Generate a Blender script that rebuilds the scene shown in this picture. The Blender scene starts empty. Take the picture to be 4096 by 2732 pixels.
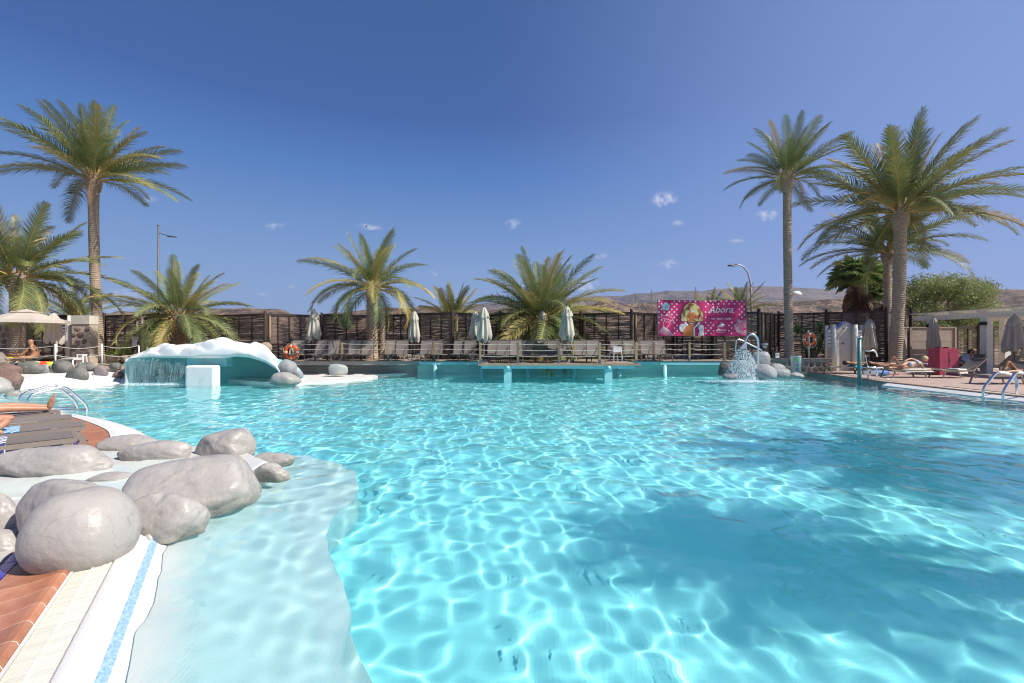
import bpy, bmesh, math, random
import numpy as np
from mathutils import Vector, Matrix, noise
random.seed(7)
R = math.radians
S = bpy.context.scene
COL = S.collection
# ---------------------------------------------------------------- camera
CAMZ = 1.72
cam = bpy.data.cameras.new('camera'); camo = bpy.data.objects.new('camera', cam); COL.objects.link(camo)
cam.lens = 16; cam.sensor_width = 36; cam.clip_start = .05; cam.clip_end = 30000
camo.location = (0, 0, CAMZ); camo.rotation_euler = (R(90), 0, 0); S.camera = camo
# ---------------------------------------------------------------- exposure, sampling
S.view_settings.view_transform = 'Standard'; S.view_settings.look = 'None'
S.view_settings.exposure = 0.44; S.view_settings.gamma = 1; S.view_settings.use_curve_mapping = False
S.cycles.pixel_filter_type = 'BLACKMAN_HARRIS'; S.cycles.filter_width = 1.15; S.cycles.use_denoising = True; S.cycles.denoising_prefilter = 'ACCURATE'; S.cycles.denoising_input_passes = 'RGB_ALBEDO_NORMAL'
S.cycles.max_bounces = 10; S.cycles.transparent_max_bounces = 24; S.cycles.transmission_bounces = 8
S.cycles.sample_clamp_indirect = 6
# ---------------------------------------------------------------- sun
SUND = Vector((-1, .38, -1.14)).normalized()
sl = bpy.data.lights.new('sun', 'SUN'); so = bpy.data.objects.new('sun', sl); COL.objects.link(so)
sl.energy = 5.0; sl.angle = R(.5); sl.color = (1, .955, .88); sl.cycles.is_caustics_light = True
so.rotation_euler = SUND.to_track_quat('-Z', 'Y').to_euler(); so.location = (30, -10, 40)
# ---------------------------------------------------------------- sky
W = bpy.data.worlds.new('World'); S.world = W; W.use_nodes = True
def N(nt, typ, **k):
    n = nt.nodes.new(typ)
    for a, b in k.items():
        if a.startswith('i_'): n.inputs[int(a[2:])].default_value = b
        else: setattr(n, a, b)
    return n
nt = W.node_tree; L = nt.links.new
sky = N(nt, 'ShaderNodeTexSky', sky_type='NISHITA', sun_disc=False, sun_elevation=R(46.8), sun_rotation=math.atan2(1, -.38), altitude=50, dust_density=.4, ozone_density=3)
tc = N(nt, 'ShaderNodeTexCoord'); sp = N(nt, 'ShaderNodeSeparateXYZ'); L(tc.outputs['Generated'], sp.inputs[0])
ramp = N(nt, 'ShaderNodeValToRGB'); L(sp.outputs[2], ramp.inputs[0])
cr = ramp.color_ramp
stops = [(0, (.235, .355, .61)), (.08, (.215, .345, .61)), (.16, (.18, .31, .585)), (.333, (.066, .183, .485)), (.436, (.036, .105, .34)), (.564, (.032, .096, .30)), (1, (.022, .068, .24))]
cr.elements[0].position = 0; cr.elements[0].color = (*stops[0][1], 1); cr.elements[1].position = 1; cr.elements[1].color = (*stops[-1][1], 1)
for p, c in stops[1:-1]: cr.elements.new(p).color = (*c, 1)
mr = N(nt, 'ShaderNodeMapRange', interpolation_type='SMOOTHSTEP'); L(sp.outputs[0], mr.inputs[0]); mr.inputs[1].default_value = -.1; mr.inputs[2].default_value = .85
mx = N(nt, 'ShaderNodeMixRGB', blend_type='MIX'); L(mr.outputs[0], mx.inputs[0]); L(ramp.outputs[0], mx.inputs[1]); mx.inputs[2].default_value = (.20, .30, .62, 1)
sc10 = N(nt, 'ShaderNodeVectorMath', operation='SCALE'); L(mx.outputs[0], sc10.inputs[0]); sc10.inputs[3].default_value = 8.0
m2 = N(nt, 'ShaderNodeMixRGB'); m2.inputs[0].default_value = .93; L(sky.outputs[0], m2.inputs[1]); L(sc10.outputs[0], m2.inputs[2])
# small clouds: soft puffs at fixed compass directions (tangent of azimuth, tangent of elevation)
mxy = N(nt, 'ShaderNodeMath', operation='MAXIMUM'); L(sp.outputs[1], mxy.inputs[0]); mxy.inputs[1].default_value = .01
du = N(nt, 'ShaderNodeMath', operation='DIVIDE'); L(sp.outputs[0], du.inputs[0]); L(mxy.outputs[0], du.inputs[1])
dv = N(nt, 'ShaderNodeMath', operation='DIVIDE'); L(sp.outputs[2], dv.inputs[0]); L(mxy.outputs[0], dv.inputs[1])
uv = N(nt, 'ShaderNodeCombineXYZ'); L(du.outputs[0], uv.inputs[0]); L(dv.outputs[0], uv.inputs[1])
nz = N(nt, 'ShaderNodeTexNoise'); L(uv.outputs[0], nz.inputs[0]); nz.inputs['Scale'].default_value = 38; nz.inputs['Detail'].default_value = 6
nz.inputs['Roughness'].default_value = .62
off = N(nt, 'ShaderNodeVectorMath', operation='MULTIPLY_ADD'); L(nz.outputs['Color'], off.inputs[0]); off.inputs[1].default_value = (.035, .025, 0); L(uv.outputs[0], off.inputs[2])
acc = None
for (cu, cv, a, b, st) in [(.334, .314, .034, .018, .75), (.561, .278, .028, .014, .6), (.001, .259, .022, .013, .5), (.364, .259, .016, .008, .4), (.342, .169, .022, .012, .6),
        (.193, .189, .017, .009, .55), (.166, .121, .03, .024, .7), (-.315, .251, .034, .009, .55), (-.52, .253, .034, .009, .45), (-.546, .104, .016, .007, .5), (-.482, .122, .01, .006, .5),
        (-.798, .312, .025, .01, .35), (.493, .22, .024, .006, .3), (-.175, .149, .009, .007, .5), (-1.09, .092, .10, .040, .85), (-.97, .09, .11, .038, .8), (-.86, .085, .10, .034, .75), (-.72, .085, .07, .022, .5), (-.85, .107, .02, .012, .35)]:
    s_ = N(nt, 'ShaderNodeVectorMath', operation='SUBTRACT'); L(off.outputs[0], s_.inputs[0]); s_.inputs[1].default_value = (cu + .0175, cv + .0125, 0)
    d_ = N(nt, 'ShaderNodeVectorMath', operation='DIVIDE'); L(s_.outputs[0], d_.inputs[0]); d_.inputs[1].default_value = (a, b, 1)
    l_ = N(nt, 'ShaderNodeVectorMath', operation='LENGTH'); L(d_.outputs[0], l_.inputs[0])
    r_ = N(nt, 'ShaderNodeMapRange', interpolation_type='SMOOTHSTEP'); L(l_.outputs['Value'], r_.inputs[0])
    r_.inputs[1].default_value = .25; r_.inputs[2].default_value = 1.05; r_.inputs[3].default_value = st; r_.inputs[4].default_value = 0
    if acc is None: acc = r_.outputs[0]
    else:
        m_ = N(nt, 'ShaderNodeMath', operation='MAXIMUM'); L(acc, m_.inputs[0]); L(r_.outputs[0], m_.inputs[1]); acc = m_.outputs[0]
n2 = N(nt, 'ShaderNodeTexNoise'); L(uv.outputs[0], n2.inputs[0]); n2.inputs['Scale'].default_value = 70; n2.inputs['Detail'].default_value = 5
mm = N(nt, 'ShaderNodeMapRange'); L(n2.outputs[0], mm.inputs[0]); mm.inputs[1].default_value = .35; mm.inputs[2].default_value = .62
cm = N(nt, 'ShaderNodeMath', operation='MULTIPLY'); L(acc, cm.inputs[0]); L(mm.outputs[0], cm.inputs[1])
m3 = N(nt, 'ShaderNodeMixRGB'); L(cm.outputs[0], m3.inputs[0]); L(m2.outputs[0], m3.inputs[1]); m3.inputs[2].default_value = (5.4, 5.6, 6.6, 1)
L(m3.outputs[0], nt.nodes['Background'].inputs[0]); nt.nodes['Background'].inputs[1].default_value = .1

# ================================================================ helpers
def at(px, py, z=0.):
    D = 1820 * (CAMZ - z) / (py - 1366); return Vector(((px - 2048) * D / 1820, D, z))
def aD(px, py, D): return Vector(((px - 2048) * D / 1820, D, CAMZ - (py - 1366) * D / 1820))
def X(px, D): return (px - 2048) * D / 1820
def Z(py, D): return CAMZ - (py - 1366) * D / 1820
MATS = {}
def mat(name, col, rough=.6, col2=None, scale=5., bump=0., bscale=None, detail=5., metal=0., spec=.5, rand=0., trans=0., coord='Object', thr=(.35, .65), stretch=None, bdist=.02):
    """principled with noise-mixed colour, optional per-object random brightness, bump relief"""
    if name in MATS: return MATS[name]
    m = bpy.data.materials.new(name); m.use_nodes = True; nt = m.node_tree; L = nt.links.new
    b = nt.nodes['Principled BSDF']; b.inputs['Roughness'].default_value = rough; b.inputs['Metallic'].default_value = metal
    b.inputs['Specular IOR Level'].default_value = spec
    t = N(nt, 'ShaderNodeTexCoord'); vec = t.outputs[coord]
    if stretch:
        mp = N(nt, 'ShaderNodeMapping'); L(vec, mp.inputs[0]); mp.inputs['Scale'].default_value = stretch; vec = mp.outputs[0]
    out = None
    if col2 is not None:
        n = N(nt, 'ShaderNodeTexNoise'); L(vec, n.inputs[0]); n.inputs['Scale'].default_value = scale; n.inputs['Detail'].default_value = detail; n.inputs['Roughness'].default_value = .6
        r = N(nt, 'ShaderNodeMapRange'); L(n.outputs[0], r.inputs[0]); r.inputs[1].default_value = thr[0]; r.inputs[2].default_value = thr[1]
        x = N(nt, 'ShaderNodeMixRGB'); L(r.outputs[0], x.inputs[0]); x.inputs[1].default_value = (*col, 1); x.inputs[2].default_value = (*col2, 1); out = x.outputs[0]
    else:
        g = N(nt, 'ShaderNodeRGB'); g.outputs[0].default_value = (*col, 1); out = g.outputs[0]
    if rand:
        oi = N(nt, 'ShaderNodeObjectInfo'); q = N(nt, 'ShaderNodeMapRange'); L(oi.outputs['Random'], q.inputs[0]); q.inputs[3].default_value = 1 - rand; q.inputs[4].default_value = 1 + rand
        v = N(nt, 'ShaderNodeVectorMath', operation='SCALE'); L(out, v.inputs[0]); L(q.outputs[0], v.inputs[3]); out = v.outputs[0]
    L(out, b.inputs['Base Color'])
    if bump:
        n = N(nt, 'ShaderNodeTexNoise'); L(vec, n.inputs[0]); n.inputs['Scale'].default_value = bscale or scale * 3; n.inputs['Detail'].default_value = 6
        bp = N(nt, 'ShaderNodeBump'); bp.inputs['Strength'].default_value = bump; bp.inputs['Distance'].default_value = bdist; L(n.outputs[0], bp.inputs['Height']); L(bp.outputs[0], b.inputs['Normal'])
    if trans:
        tr = N(nt, 'ShaderNodeBsdfTranslucent'); L(out, tr.inputs[0]); ms = N(nt, 'ShaderNodeMixShader'); ms.inputs[0].default_value = trans
        L(b.outputs[0], ms.inputs[1]); L(tr.outputs[0], ms.inputs[2]); L(ms.outputs[0], nt.nodes['Material Output'].inputs[0])
    MATS[name] = m; return m
OFF = {}
def offset(o):
    while o is not None:
        if o.name in OFF: return OFF[o.name]
        o = o.parent
    return Vector((0, 0, 0))
def tag(o, label=None, cat=None, group=None, kind=None):
    if label: o['label'] = label
    if cat: o['category'] = cat
    if group: o['group'] = group
    if kind: o['kind'] = kind
    return o
def thing(name, label, cat, loc=(0, 0, 0), group=None, rz=0.):
    o = bpy.data.objects.new(name, None); COL.objects.link(o); o.location = loc; o.rotation_euler = (0, 0, rz); o.empty_display_size = .2
    OFF[o.name] = Vector(loc)
    return tag(o, label, cat, group)
def link(name, me, parent=None, loc=(0, 0, 0), rot=(0, 0, 0), scale=(1, 1, 1)):
    o = bpy.data.objects.new(name, me); COL.objects.link(o); o.parent = parent; o.location = loc; o.rotation_euler = rot; o.scale = scale; return o
def dup(root, loc, rz=None, label=None, group=None, scale=None):
    r = root.copy(); COL.objects.link(r); r.location = loc
    if rz is not None: r.rotation_euler = (0, 0, rz)
    if label: r['label'] = label
    if group: r['group'] = group
    if scale: r.scale = scale
    for ch in root.children:
        c = ch.copy(); COL.objects.link(c); c.parent = r
        for g in ch.children:
            d = g.copy(); COL.objects.link(d); d.parent = c
    return r
class MB:
    """collects shapes, then builds ONE mesh object"""
    def __init__(s): s.v = []; s.f = []; s.m = []; s.mi = 0; s.sm = []
    def add(s, vs, fs, smooth=False):
        o = len(s.v); s.v += [tuple(v) for v in vs]
        for f in fs: s.f.append(tuple(i + o for i in f)); s.m.append(s.mi); s.sm.append(smooth)
        return s
    def box(s, c, d, rz=0., M=None):
        c = Vector(c); h = Vector(d) / 2; rot = Matrix.Rotation(rz, 3, 'Z') if M is None else M
        vs = [c + rot @ Vector((x * h.x, y * h.y, z * h.z)) for z in (-1, 1) for y in (-1, 1) for x in (-1, 1)]
        return s.add(vs, [(0, 2, 3, 1), (4, 5, 7, 6), (0, 1, 5, 4), (2, 6, 7, 3), (0, 4, 6, 2), (1, 3, 7, 5)])
    def bbox(s, a, b): return s.box([(a[i] + b[i]) / 2 for i in range(3)], [abs(b[i] - a[i]) for i in range(3)])
    def bar(s, a, b, w, h=None):
        a = Vector(a); b = Vector(b); d = b - a; q = d.to_track_quat('Y', 'Z').to_matrix(); return s.box((a + b) / 2, (w, d.length, h or w), M=q)
    def tube(s, pts, r, n=8, caps=True, squash=1.):
        pts = [Vector(p) for p in pts]; rs = r if isinstance(r, (list, tuple)) else [r] * len(pts)
        vs = []; up = None
        for i, p in enumerate(pts):
            t = (pts[min(i + 1, len(pts) - 1)] - pts[max(i - 1, 0)]).normalized()
            if up is None: up = Vector((0, 0, 1)) if abs(t.z) < .9 else Vector((1, 0, 0))
            a = t.cross(up).normalized(); b_ = a.cross(t).normalized(); up = b_
            for k in range(n):
                an = 2 * math.pi * k / n; vs.append(p + (a * math.cos(an) + b_ * math.sin(an) * squash) * rs[i])
        fs = [(i * n + k, i * n + (k + 1) % n, (i + 1) * n + (k + 1) % n, (i + 1) * n + k) for i in range(len(pts) - 1) for k in range(n)]
        if caps: fs += [tuple(range(n))[::-1], tuple((len(pts) - 1) * n + k for k in range(n))]
        return s.add(vs, fs, True)
    def lathe(s, prof, n=16, c=(0, 0, 0), fn=None, smooth=True):
        vs = []
        for j, (r, z) in enumerate(prof):
            for k in range(n):
                an = 2 * math.pi * k / n; rr, zz = fn(r, z, an, j) if fn else (r, z)
                vs.append((c[0] + rr * math.cos(an), c[1] + rr * math.sin(an), c[2] + zz))
        return s.add(vs, [(j * n + k, j * n + (k + 1) % n, (j + 1) * n + (k + 1) % n, (j + 1) * n + k) for j in range(len(prof) - 1) for k in range(n)], smooth)
    def prism(s, poly, z0, z1):
        n = len(poly); return s.add([(p[0], p[1], z0) for p in poly] + [(p[0], p[1], z1) for p in poly],
            [tuple(range(n))[::-1], tuple(range(n, 2 * n))] + [(i, (i + 1) % n, n + (i + 1) % n, n + i) for i in range(n)])
    def plate(s, poly, y0, y1):   # polygon in x,z extruded along y
        n = len(poly); return s.add([(p[0], y0, p[1]) for p in poly] + [(p[0], y1, p[1]) for p in poly],
            [tuple(range(n)), tuple(range(n, 2 * n))[::-1]] + [(i, n + i, n + (i + 1) % n, (i + 1) % n) for i in range(n)])
    def blob(s, c, r, sub=2, rough=.12, fr=1.5, seed=0., flat=0., facet=0):
        bm = bmesh.new(); bmesh.ops.create_icosphere(bm, subdivisions=sub, radius=1)
        rg = random.Random(int(seed * 13) + 5); pl = []
        for q in range(facet):
            n_ = Vector((rg.gauss(0, 1), rg.gauss(0, 1), rg.gauss(.25, .8))).normalized(); pl.append((n_, rg.uniform(.68, .92)))
        for v in bm.verts:
            d = v.co.copy(); k = 1 + rough * noise.noise(d * fr + Vector((seed, seed * 1.7, -seed)))* 2
            if facet:
                acc_ = k ** -10
                for n_, h_ in pl:
                    q_ = d.dot(n_)
                    if q_ > .05: acc_ += (h_ / q_) ** -10
                k = acc_ ** (-1 / 10) * 1.06 * (1 + .035 * noise.noise(d * 3.7 + Vector((seed, 0, 0))) + .009 * noise.noise(d * 9 + Vector((seed, 0, 0))) - .03 * max(0, .12 - abs(noise.noise(d * 1.9 + Vector((seed, 7, 0))))) / .12 + .002 * noise.noise(d * 24))
            v.co = Vector((d.x * r[0], d.y * r[1], d.z * r[2])) * k
            if flat and v.co.z < -flat * r[2]: v.co.z = -flat * r[2]
        vs = [Vector(c) + v.co for v in bm.verts]; fs = [[v.index for v in f.verts] for f in bm.faces]; bm.free()
        return s.add(vs, fs, True)
    def mesh(s, name, *mats):
        me = bpy.data.meshes.new(name); me.from_pydata(s.v, [], s.f)
        me.polygons.foreach_set('material_index', s.m); me.polygons.foreach_set('use_smooth', s.sm)
        for m in mats: me.materials.append(m)
        me.update(); return me
    def build(s, name, m, parent=None, world=True, recalc=True):
        o = offset(parent) if (world and parent is not None) else Vector((0, 0, 0))
        if o.length: s.v = [(v[0] - o.x, v[1] - o.y, v[2] - o.z) for v in s.v]
        me = s.mesh(name, *(m if isinstance(m, (list, tuple)) else [m]))
        if recalc:
            bm = bmesh.new(); bm.from_mesh(me); bmesh.ops.recalc_face_normals(bm, faces=bm.faces); bm.to_mesh(me); bm.free()
        return link(name, me, parent)
def grid(name, xs, ys, f, m, parent=None, smooth=True):
    Xg, Yg = np.meshgrid(xs, ys) if np.ndim(xs) == 1 else (xs, ys); Zg = f(Xg, Yg); V = np.stack([Xg, Yg, Zg], -1).reshape(-1, 3)
    ny, nx = Xg.shape; i = np.arange(nx * ny).reshape(ny, nx)
    F = np.stack([i[:-1, :-1], i[:-1, 1:], i[1:, 1:], i[1:, :-1]], -1).reshape(-1, 4)
    me = bpy.data.meshes.new(name); me.vertices.add(len(V)); me.vertices.foreach_set('co', V.ravel().astype('f'))
    me.loops.add(F.size); me.loops.foreach_set('vertex_index', F.ravel().astype('i')); me.polygons.add(len(F))
    me.polygons.foreach_set('loop_start', np.arange(len(F)) * 4); me.polygons.foreach_set('loop_total', np.full(len(F), 4))
    me.update()
    if smooth: me.shade_smooth()
    me.materials.append(m); return link(name, me, parent)
def recv(*os):
    for o in os: o.cycles.is_caustics_receiver = True
ORD = ['first', 'second', 'third', 'fourth', 'fifth', 'sixth', 'seventh', 'eighth', 'ninth', 'tenth', 'eleventh', 'twelfth', 'thirteenth', 'fourteenth', 'fifteenth', 'sixteenth', 'seventeenth', 'eighteenth', 'nineteenth', 'twentieth', 'twenty-first', 'twenty-second', 'twenty-third', 'twenty-fourth', 'twenty-fifth', 'twenty-sixth', 'twenty-seventh', 'twenty-eighth', 'twenty-ninth', 'thirtieth']
# ---------------------------------------------------------------- materials
M_white = mat('white_render', (.76, .75, .72), .55, (.64, .63, .60), 1.2, .15, 30)
M_ledge = mat('white_ledge', (.74, .71, .67), .5, (.62, .60, .56), 2, .1, 60)
M_grotto = mat('grotto_white', (.76, .75, .72), .5, (.52, .52, .49), 2.2, .12, 20, thr=(.5, .8), stretch=(1.5, 1.5, .5))
M_teal = mat('teal_paint', (.36, .70, .71), .5, (.28, .58, .60), 1.2, .05, 20)
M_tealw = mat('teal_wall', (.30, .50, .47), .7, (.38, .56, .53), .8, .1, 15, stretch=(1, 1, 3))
M_greyw = mat('grey_wall', (.34, .33, .31), .8, (.26, .26, .25), 1.5, .15, 20)
M_floor = mat('pool_paint', (.225, .70, .735), .6, (.24, .715, .745), .7)
M_shelf = mat('pool_shelf_paint', (.48, .67, .665), .6, (.53, .71, .70), 1.5)
M_deck = mat('pale_paving', (.55, .49, .43), .75, (.46, .41, .37), 3, .15, 40)
M_tile = mat('patio_tile', (.45, .33, .27), .7, (.38, .28, .23), 4, .15, 50, rand=.1)
M_terra = mat('terracotta', (.36, .13, .065), .42, (.47, .21, .12), 6, .12, 30, rand=.12)
M_blue = mat('cobalt_glaze', (.035, .03, .30), .25, (.07, .06, .42), 15)
M_mosaic = mat('blue_mosaic', (.16, .33, .60), .4, (.45, .60, .78), 45, .3, 120)
M_grate = mat('grate_plastic', (.74, .73, .68), .5, (.66, .63, .50), 1.2, rand=.06)
M_dark = mat('dark_gap', (.03, .03, .035), .9)
M_joint = mat('grout', (.62, .57, .50), .85, (.52, .47, .41), 20)
M_boul = mat('boulder_grey', (.41, .375, .34), .42, (.33, .30, .275), 1.6, .35, 14, rand=.06, bdist=.03, spec=.35, detail=9)
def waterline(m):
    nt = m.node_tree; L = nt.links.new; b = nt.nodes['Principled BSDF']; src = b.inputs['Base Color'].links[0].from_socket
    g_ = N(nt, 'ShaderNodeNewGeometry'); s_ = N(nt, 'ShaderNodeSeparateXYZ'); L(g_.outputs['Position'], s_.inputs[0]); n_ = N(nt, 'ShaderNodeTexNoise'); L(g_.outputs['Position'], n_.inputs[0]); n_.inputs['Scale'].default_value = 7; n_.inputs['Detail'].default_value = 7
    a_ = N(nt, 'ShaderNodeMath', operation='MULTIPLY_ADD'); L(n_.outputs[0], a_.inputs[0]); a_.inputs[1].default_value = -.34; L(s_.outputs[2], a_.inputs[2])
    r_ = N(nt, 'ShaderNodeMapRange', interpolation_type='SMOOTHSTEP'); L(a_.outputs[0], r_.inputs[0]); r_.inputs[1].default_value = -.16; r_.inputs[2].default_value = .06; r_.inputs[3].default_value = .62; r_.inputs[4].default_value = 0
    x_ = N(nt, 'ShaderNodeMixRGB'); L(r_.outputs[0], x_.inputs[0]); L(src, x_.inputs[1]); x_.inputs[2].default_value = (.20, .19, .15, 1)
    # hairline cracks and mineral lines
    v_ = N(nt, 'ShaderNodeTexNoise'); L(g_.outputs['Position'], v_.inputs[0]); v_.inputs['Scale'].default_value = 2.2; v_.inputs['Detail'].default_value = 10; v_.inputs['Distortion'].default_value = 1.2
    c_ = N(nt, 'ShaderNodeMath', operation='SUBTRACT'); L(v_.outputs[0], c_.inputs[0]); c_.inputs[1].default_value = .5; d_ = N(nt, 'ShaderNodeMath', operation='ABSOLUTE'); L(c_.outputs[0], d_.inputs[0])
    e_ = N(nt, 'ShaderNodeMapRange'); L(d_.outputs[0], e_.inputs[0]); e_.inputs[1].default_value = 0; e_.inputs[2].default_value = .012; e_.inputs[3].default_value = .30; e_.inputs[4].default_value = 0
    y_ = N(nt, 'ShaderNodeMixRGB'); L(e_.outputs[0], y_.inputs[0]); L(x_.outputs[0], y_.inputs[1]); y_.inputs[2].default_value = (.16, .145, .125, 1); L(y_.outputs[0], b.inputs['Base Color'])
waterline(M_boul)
M_boul2 = mat('boulder_bluegrey', (.30, .31, .31), .6, (.22, .225, .225), 2.5, .4, 10, rand=.12, bdist=.06)
M_red = mat('stone_redbrown', (.16, .095, .075), .8, (.24, .15, .12), 4, .8, 12, bdist=.06)
M_dstone = mat('stone_darkgrey', (.12, .12, .10), .8, (.20, .19, .165), 4, .7, 12, rand=.15, bdist=.06)
M_tan = mat('stone_tan', (.30, .22, .15), .85, (.20, .15, .11), 5, .5, 14, rand=.25)
M_rub = mat('rubble_stone', (.17, .12, .09), .85, (.28, .21, .16), 6, .5, 20, rand=.35)
M_mort = mat('rubble_mortar', (.52, .44, .33), .9, (.34, .28, .22), 10, .3, 40)
M_chrome = mat('stainless_steel', (.80, .80, .80), .26, metal=1.)
M_metal = mat('grey_metal', (.13, .135, .14), .55, metal=.2)
M_wood = mat('post_wood', (.36, .25, .13), .75, (.24, .17, .095), 6, .3, 30, rand=.18, stretch=(6, 6, 1))
M_plank = mat('plank_wood', (.37, .28, .20), .75, (.28, .205, .145), 5, .2, 40, rand=.18)
M_dwood = mat('dark_stained_wood', (.038, .022, .016), .65, (.06, .038, .028), 8, .3, 30, rand=.25, stretch=(5, 5, 1))
M_wick = mat('wicker', (.085, .05, .036), .8, (.21, .15, .115), 2.2, .3, 60, rand=.3, stretch=(2, 2, 14))
M_wick2 = mat('wicker_gold', (.24, .19, .13), .8, (.14, .10, .07), 2.2, .3, 60, stretch=(2, 2, 14))
M_rope = mat('rope_cream', (.62, .58, .48), .85, (.5, .46, .37), 40)
M_sling = mat('taupe_sling', (.20, .165, .14), .75, (.175, .145, .125), 60, rand=.16)
M_frame = mat('taupe_frame', (.19, .155, .13), .45, (.22, .185, .155), 6)
M_dframe = mat('dark_frame', (.09, .075, .065), .5)
M_canvas = mat('cream_canvas', (.60, .55, .45), .85, (.48, .45, .36), 2.5, .1, 40, trans=.12, rand=.08)
M_canvas2 = mat('cream_canvas_open', (.72, .62, .52), .85, (.66, .57, .47), 2, trans=.35)
M_orange = mat('lifebuoy_orange', (.80, .13, .02), .45, (.70, .10, .015), 6)
M_wpl = mat('white_plastic', (.78, .78, .77), .35)
M_skin = mat('skin', (.48, .24, .14), .5, (.40, .19, .11), 8)
M_skin2 = mat('skin_tanned', (.36, .155, .075), .45, (.42, .20, .10), 8)
M_red_c = mat('magenta_cabinet', (.44, .055, .10), .4, (.36, .04, .08), 3)
M_beige = mat('beige_panel', (.36, .285, .24), .8, (.30, .235, .20), 2, .2, 20)
M_wash = mat('whitewashed_timber', (.74, .70, .63), .7, (.60, .56, .49), 5, .3, 25, stretch=(4, 4, 1))
M_dirt = mat('dry_ground', (.30, .20, .13), .95, (.20, .14, .095), .25, .4, 1.5, coord='Generated' if 0 else 'Object', bdist=.3)
M_rock = mat('near_hill', (.075, .055, .045), .95, (.22, .15, .105), .14, 1., .5, detail=9, bdist=2.5, thr=(.42, .58))
M_rock2 = mat('far_hill', (.07, .055, .05), .95, (.17, .125, .10), .006, 1., .015, detail=9, bdist=50)
# ================================================================ SETTING
def struct(o, label=None): o['kind'] = 'structure'; return o
OO = Vector((-2.9, 3.30, 0)); UU = Vector((-.527, .850, 0)); VV = Vector((.850, .527, 0)); ANG = math.atan2(VV.y, VV.x)
def UV(u, v, z=0.): return OO + UU * u + VV * v + Vector((0, 0, z))
# ---- ground sheets around the pool
g = MB()
for a, b in [((-14000, 29.6), (14000, 14000)), ((-14000, -400), (-30, 29.6)), ((45, -400), (14000, 29.6)), ((-30, -400), (45, -14))]:
    g.add([(a[0], a[1], .08), (b[0], a[1], .08), (b[0], b[1], .08), (a[0], b[1], .08)], [(0, 1, 2, 3)])
struct(g.build('ground', M_dirt))
# ---- water
rng = np.random.default_rng(5); WV = []
for k in range(72):
    Lw = 0.19 * (1.9 / 0.19) ** rng.random(); a = rng.random() * 2 * math.pi if Lw < .5 else rng.normal(math.radians(200), 1.0)
    WV.append((2 * math.pi / Lw * math.cos(a), 2 * math.pi / Lw * math.sin(a), rng.random() * 6.3, 0.00062 * (Lw / 0.4) ** 1.0))
def wave(Xg, Yg):
    Zg = np.zeros_like(Xg)
    for kx, ky, p, A in WV: Zg += A * np.sin(kx * Xg + ky * Yg + p)
    # rings spreading from the waterfall and the fountain
    for cx, cy in ((9.0, 19.6), (-14.2, 18.0), (-2.7, 6.2)):
        r = np.hypot(Xg - cx, Yg - cy); Zg += .007 * np.sin(r * 13) * np.exp(-(r / 2.0) ** 2)
    return Zg
m = mat('pool_water', (1, 1, 1)); nt = m.node_tree; b = nt.nodes['Principled BSDF']
b.inputs['Base Color'].default_value = (.93, .995, 1, 1); b.inputs['Roughness'].default_value = 0; b.inputs['IOR'].default_value = 1.33; b.inputs['Transmission Weight'].default_value = 1
nx = np.concatenate([-np.geomspace(27, 5.5, 200)[:-1], np.arange(-5.5, 6, .03), np.geomspace(6, 15.9, 150)])
ny = np.concatenate([np.arange(-2.6, 1, .09), np.arange(1, 8, .033), np.geomspace(8, 24.3, 260)])
wo = grid('water', nx, ny, wave, m); struct(wo); wo.cycles.is_caustics_caster = True
# ---- pool floor and shallow shelf
f = grid('pool_floor', np.linspace(-31, 17, 60), np.linspace(-4, 26, 40), lambda a, c: -1.22 - .10 * np.clip((c - 6) / 16, 0, 1) + 0 * a, M_floor); struct(f); recv(f)
def smooth_poly(pts, n=6):
    out = []; k = len(pts)
    for i in range(k - 1):
        p0, p1, p2, p3 = pts[max(i - 1, 0)], pts[i], pts[i + 1], pts[min(i + 2, k - 1)]
        for j in range(n):
            t = j / n; out.append(.5 * ((2 * p1) + (-p0 + p2) * t + (2 * p0 - 5 * p1 + 4 * p2 - p3) * t * t + (-p0 + 3 * p1 - 3 * p2 + p3) * t ** 3))
    out.append(pts[-1]); return out
def shelf(name, pts, zt, zb, m, closing, lip=.09):
    edge = smooth_poly([Vector(p) for p in pts]); poly = edge + closing; n = len(poly)
    cen = sum(poly, Vector()) / n
    mb = MB(); rings = [(0, zb, 0), (.02, zt - .10, 0), (.0, zt - .03, 0), (-.05, zt, 1)]
    vs = []
    for o_, z_, _ in rings:
        for p in poly:
            d = (p - cen); d.z = 0; d.normalize(); q = p + d * o_; vs.append((q.x, q.y, z_))
    fs = [(r * n + i, r * n + (i + 1) % n, (r + 1) * n + (i + 1) % n, (r + 1) * n + i) for r in range(3) for i in range(n)] + [tuple(3 * n + i for i in range(n))]
    mb.add(vs, fs, False); o = mb.build(name, m); recv(o); struct(o); return o
sp_ = [at(900, 1835, -.2), at(1150, 1830, -.2), at(1340, 1855, -.2), at(1425, 1920, -.2), at(1420, 1990, -.2), at(1335, 2070, -.2), at(1305, 2160, -.2), at(1335, 2250, -.2), at(1385, 2340, -.2), at(1400, 2440, -.2), at(1375, 2560, -.2), at(1365, 2640, -.2), at(1440, 2760, -.2), Vector((-.35, 1.7, 0)), Vector((.6, .4, 0)), Vector((2.2, -2.4, 0))]
shelf('pool_shelf', sp_, -.52, -1.4, M_shelf, [Vector((-.5, -3, 0)), Vector((-6, 3, 0)), Vector((-6, 7.2, 0))])
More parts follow.
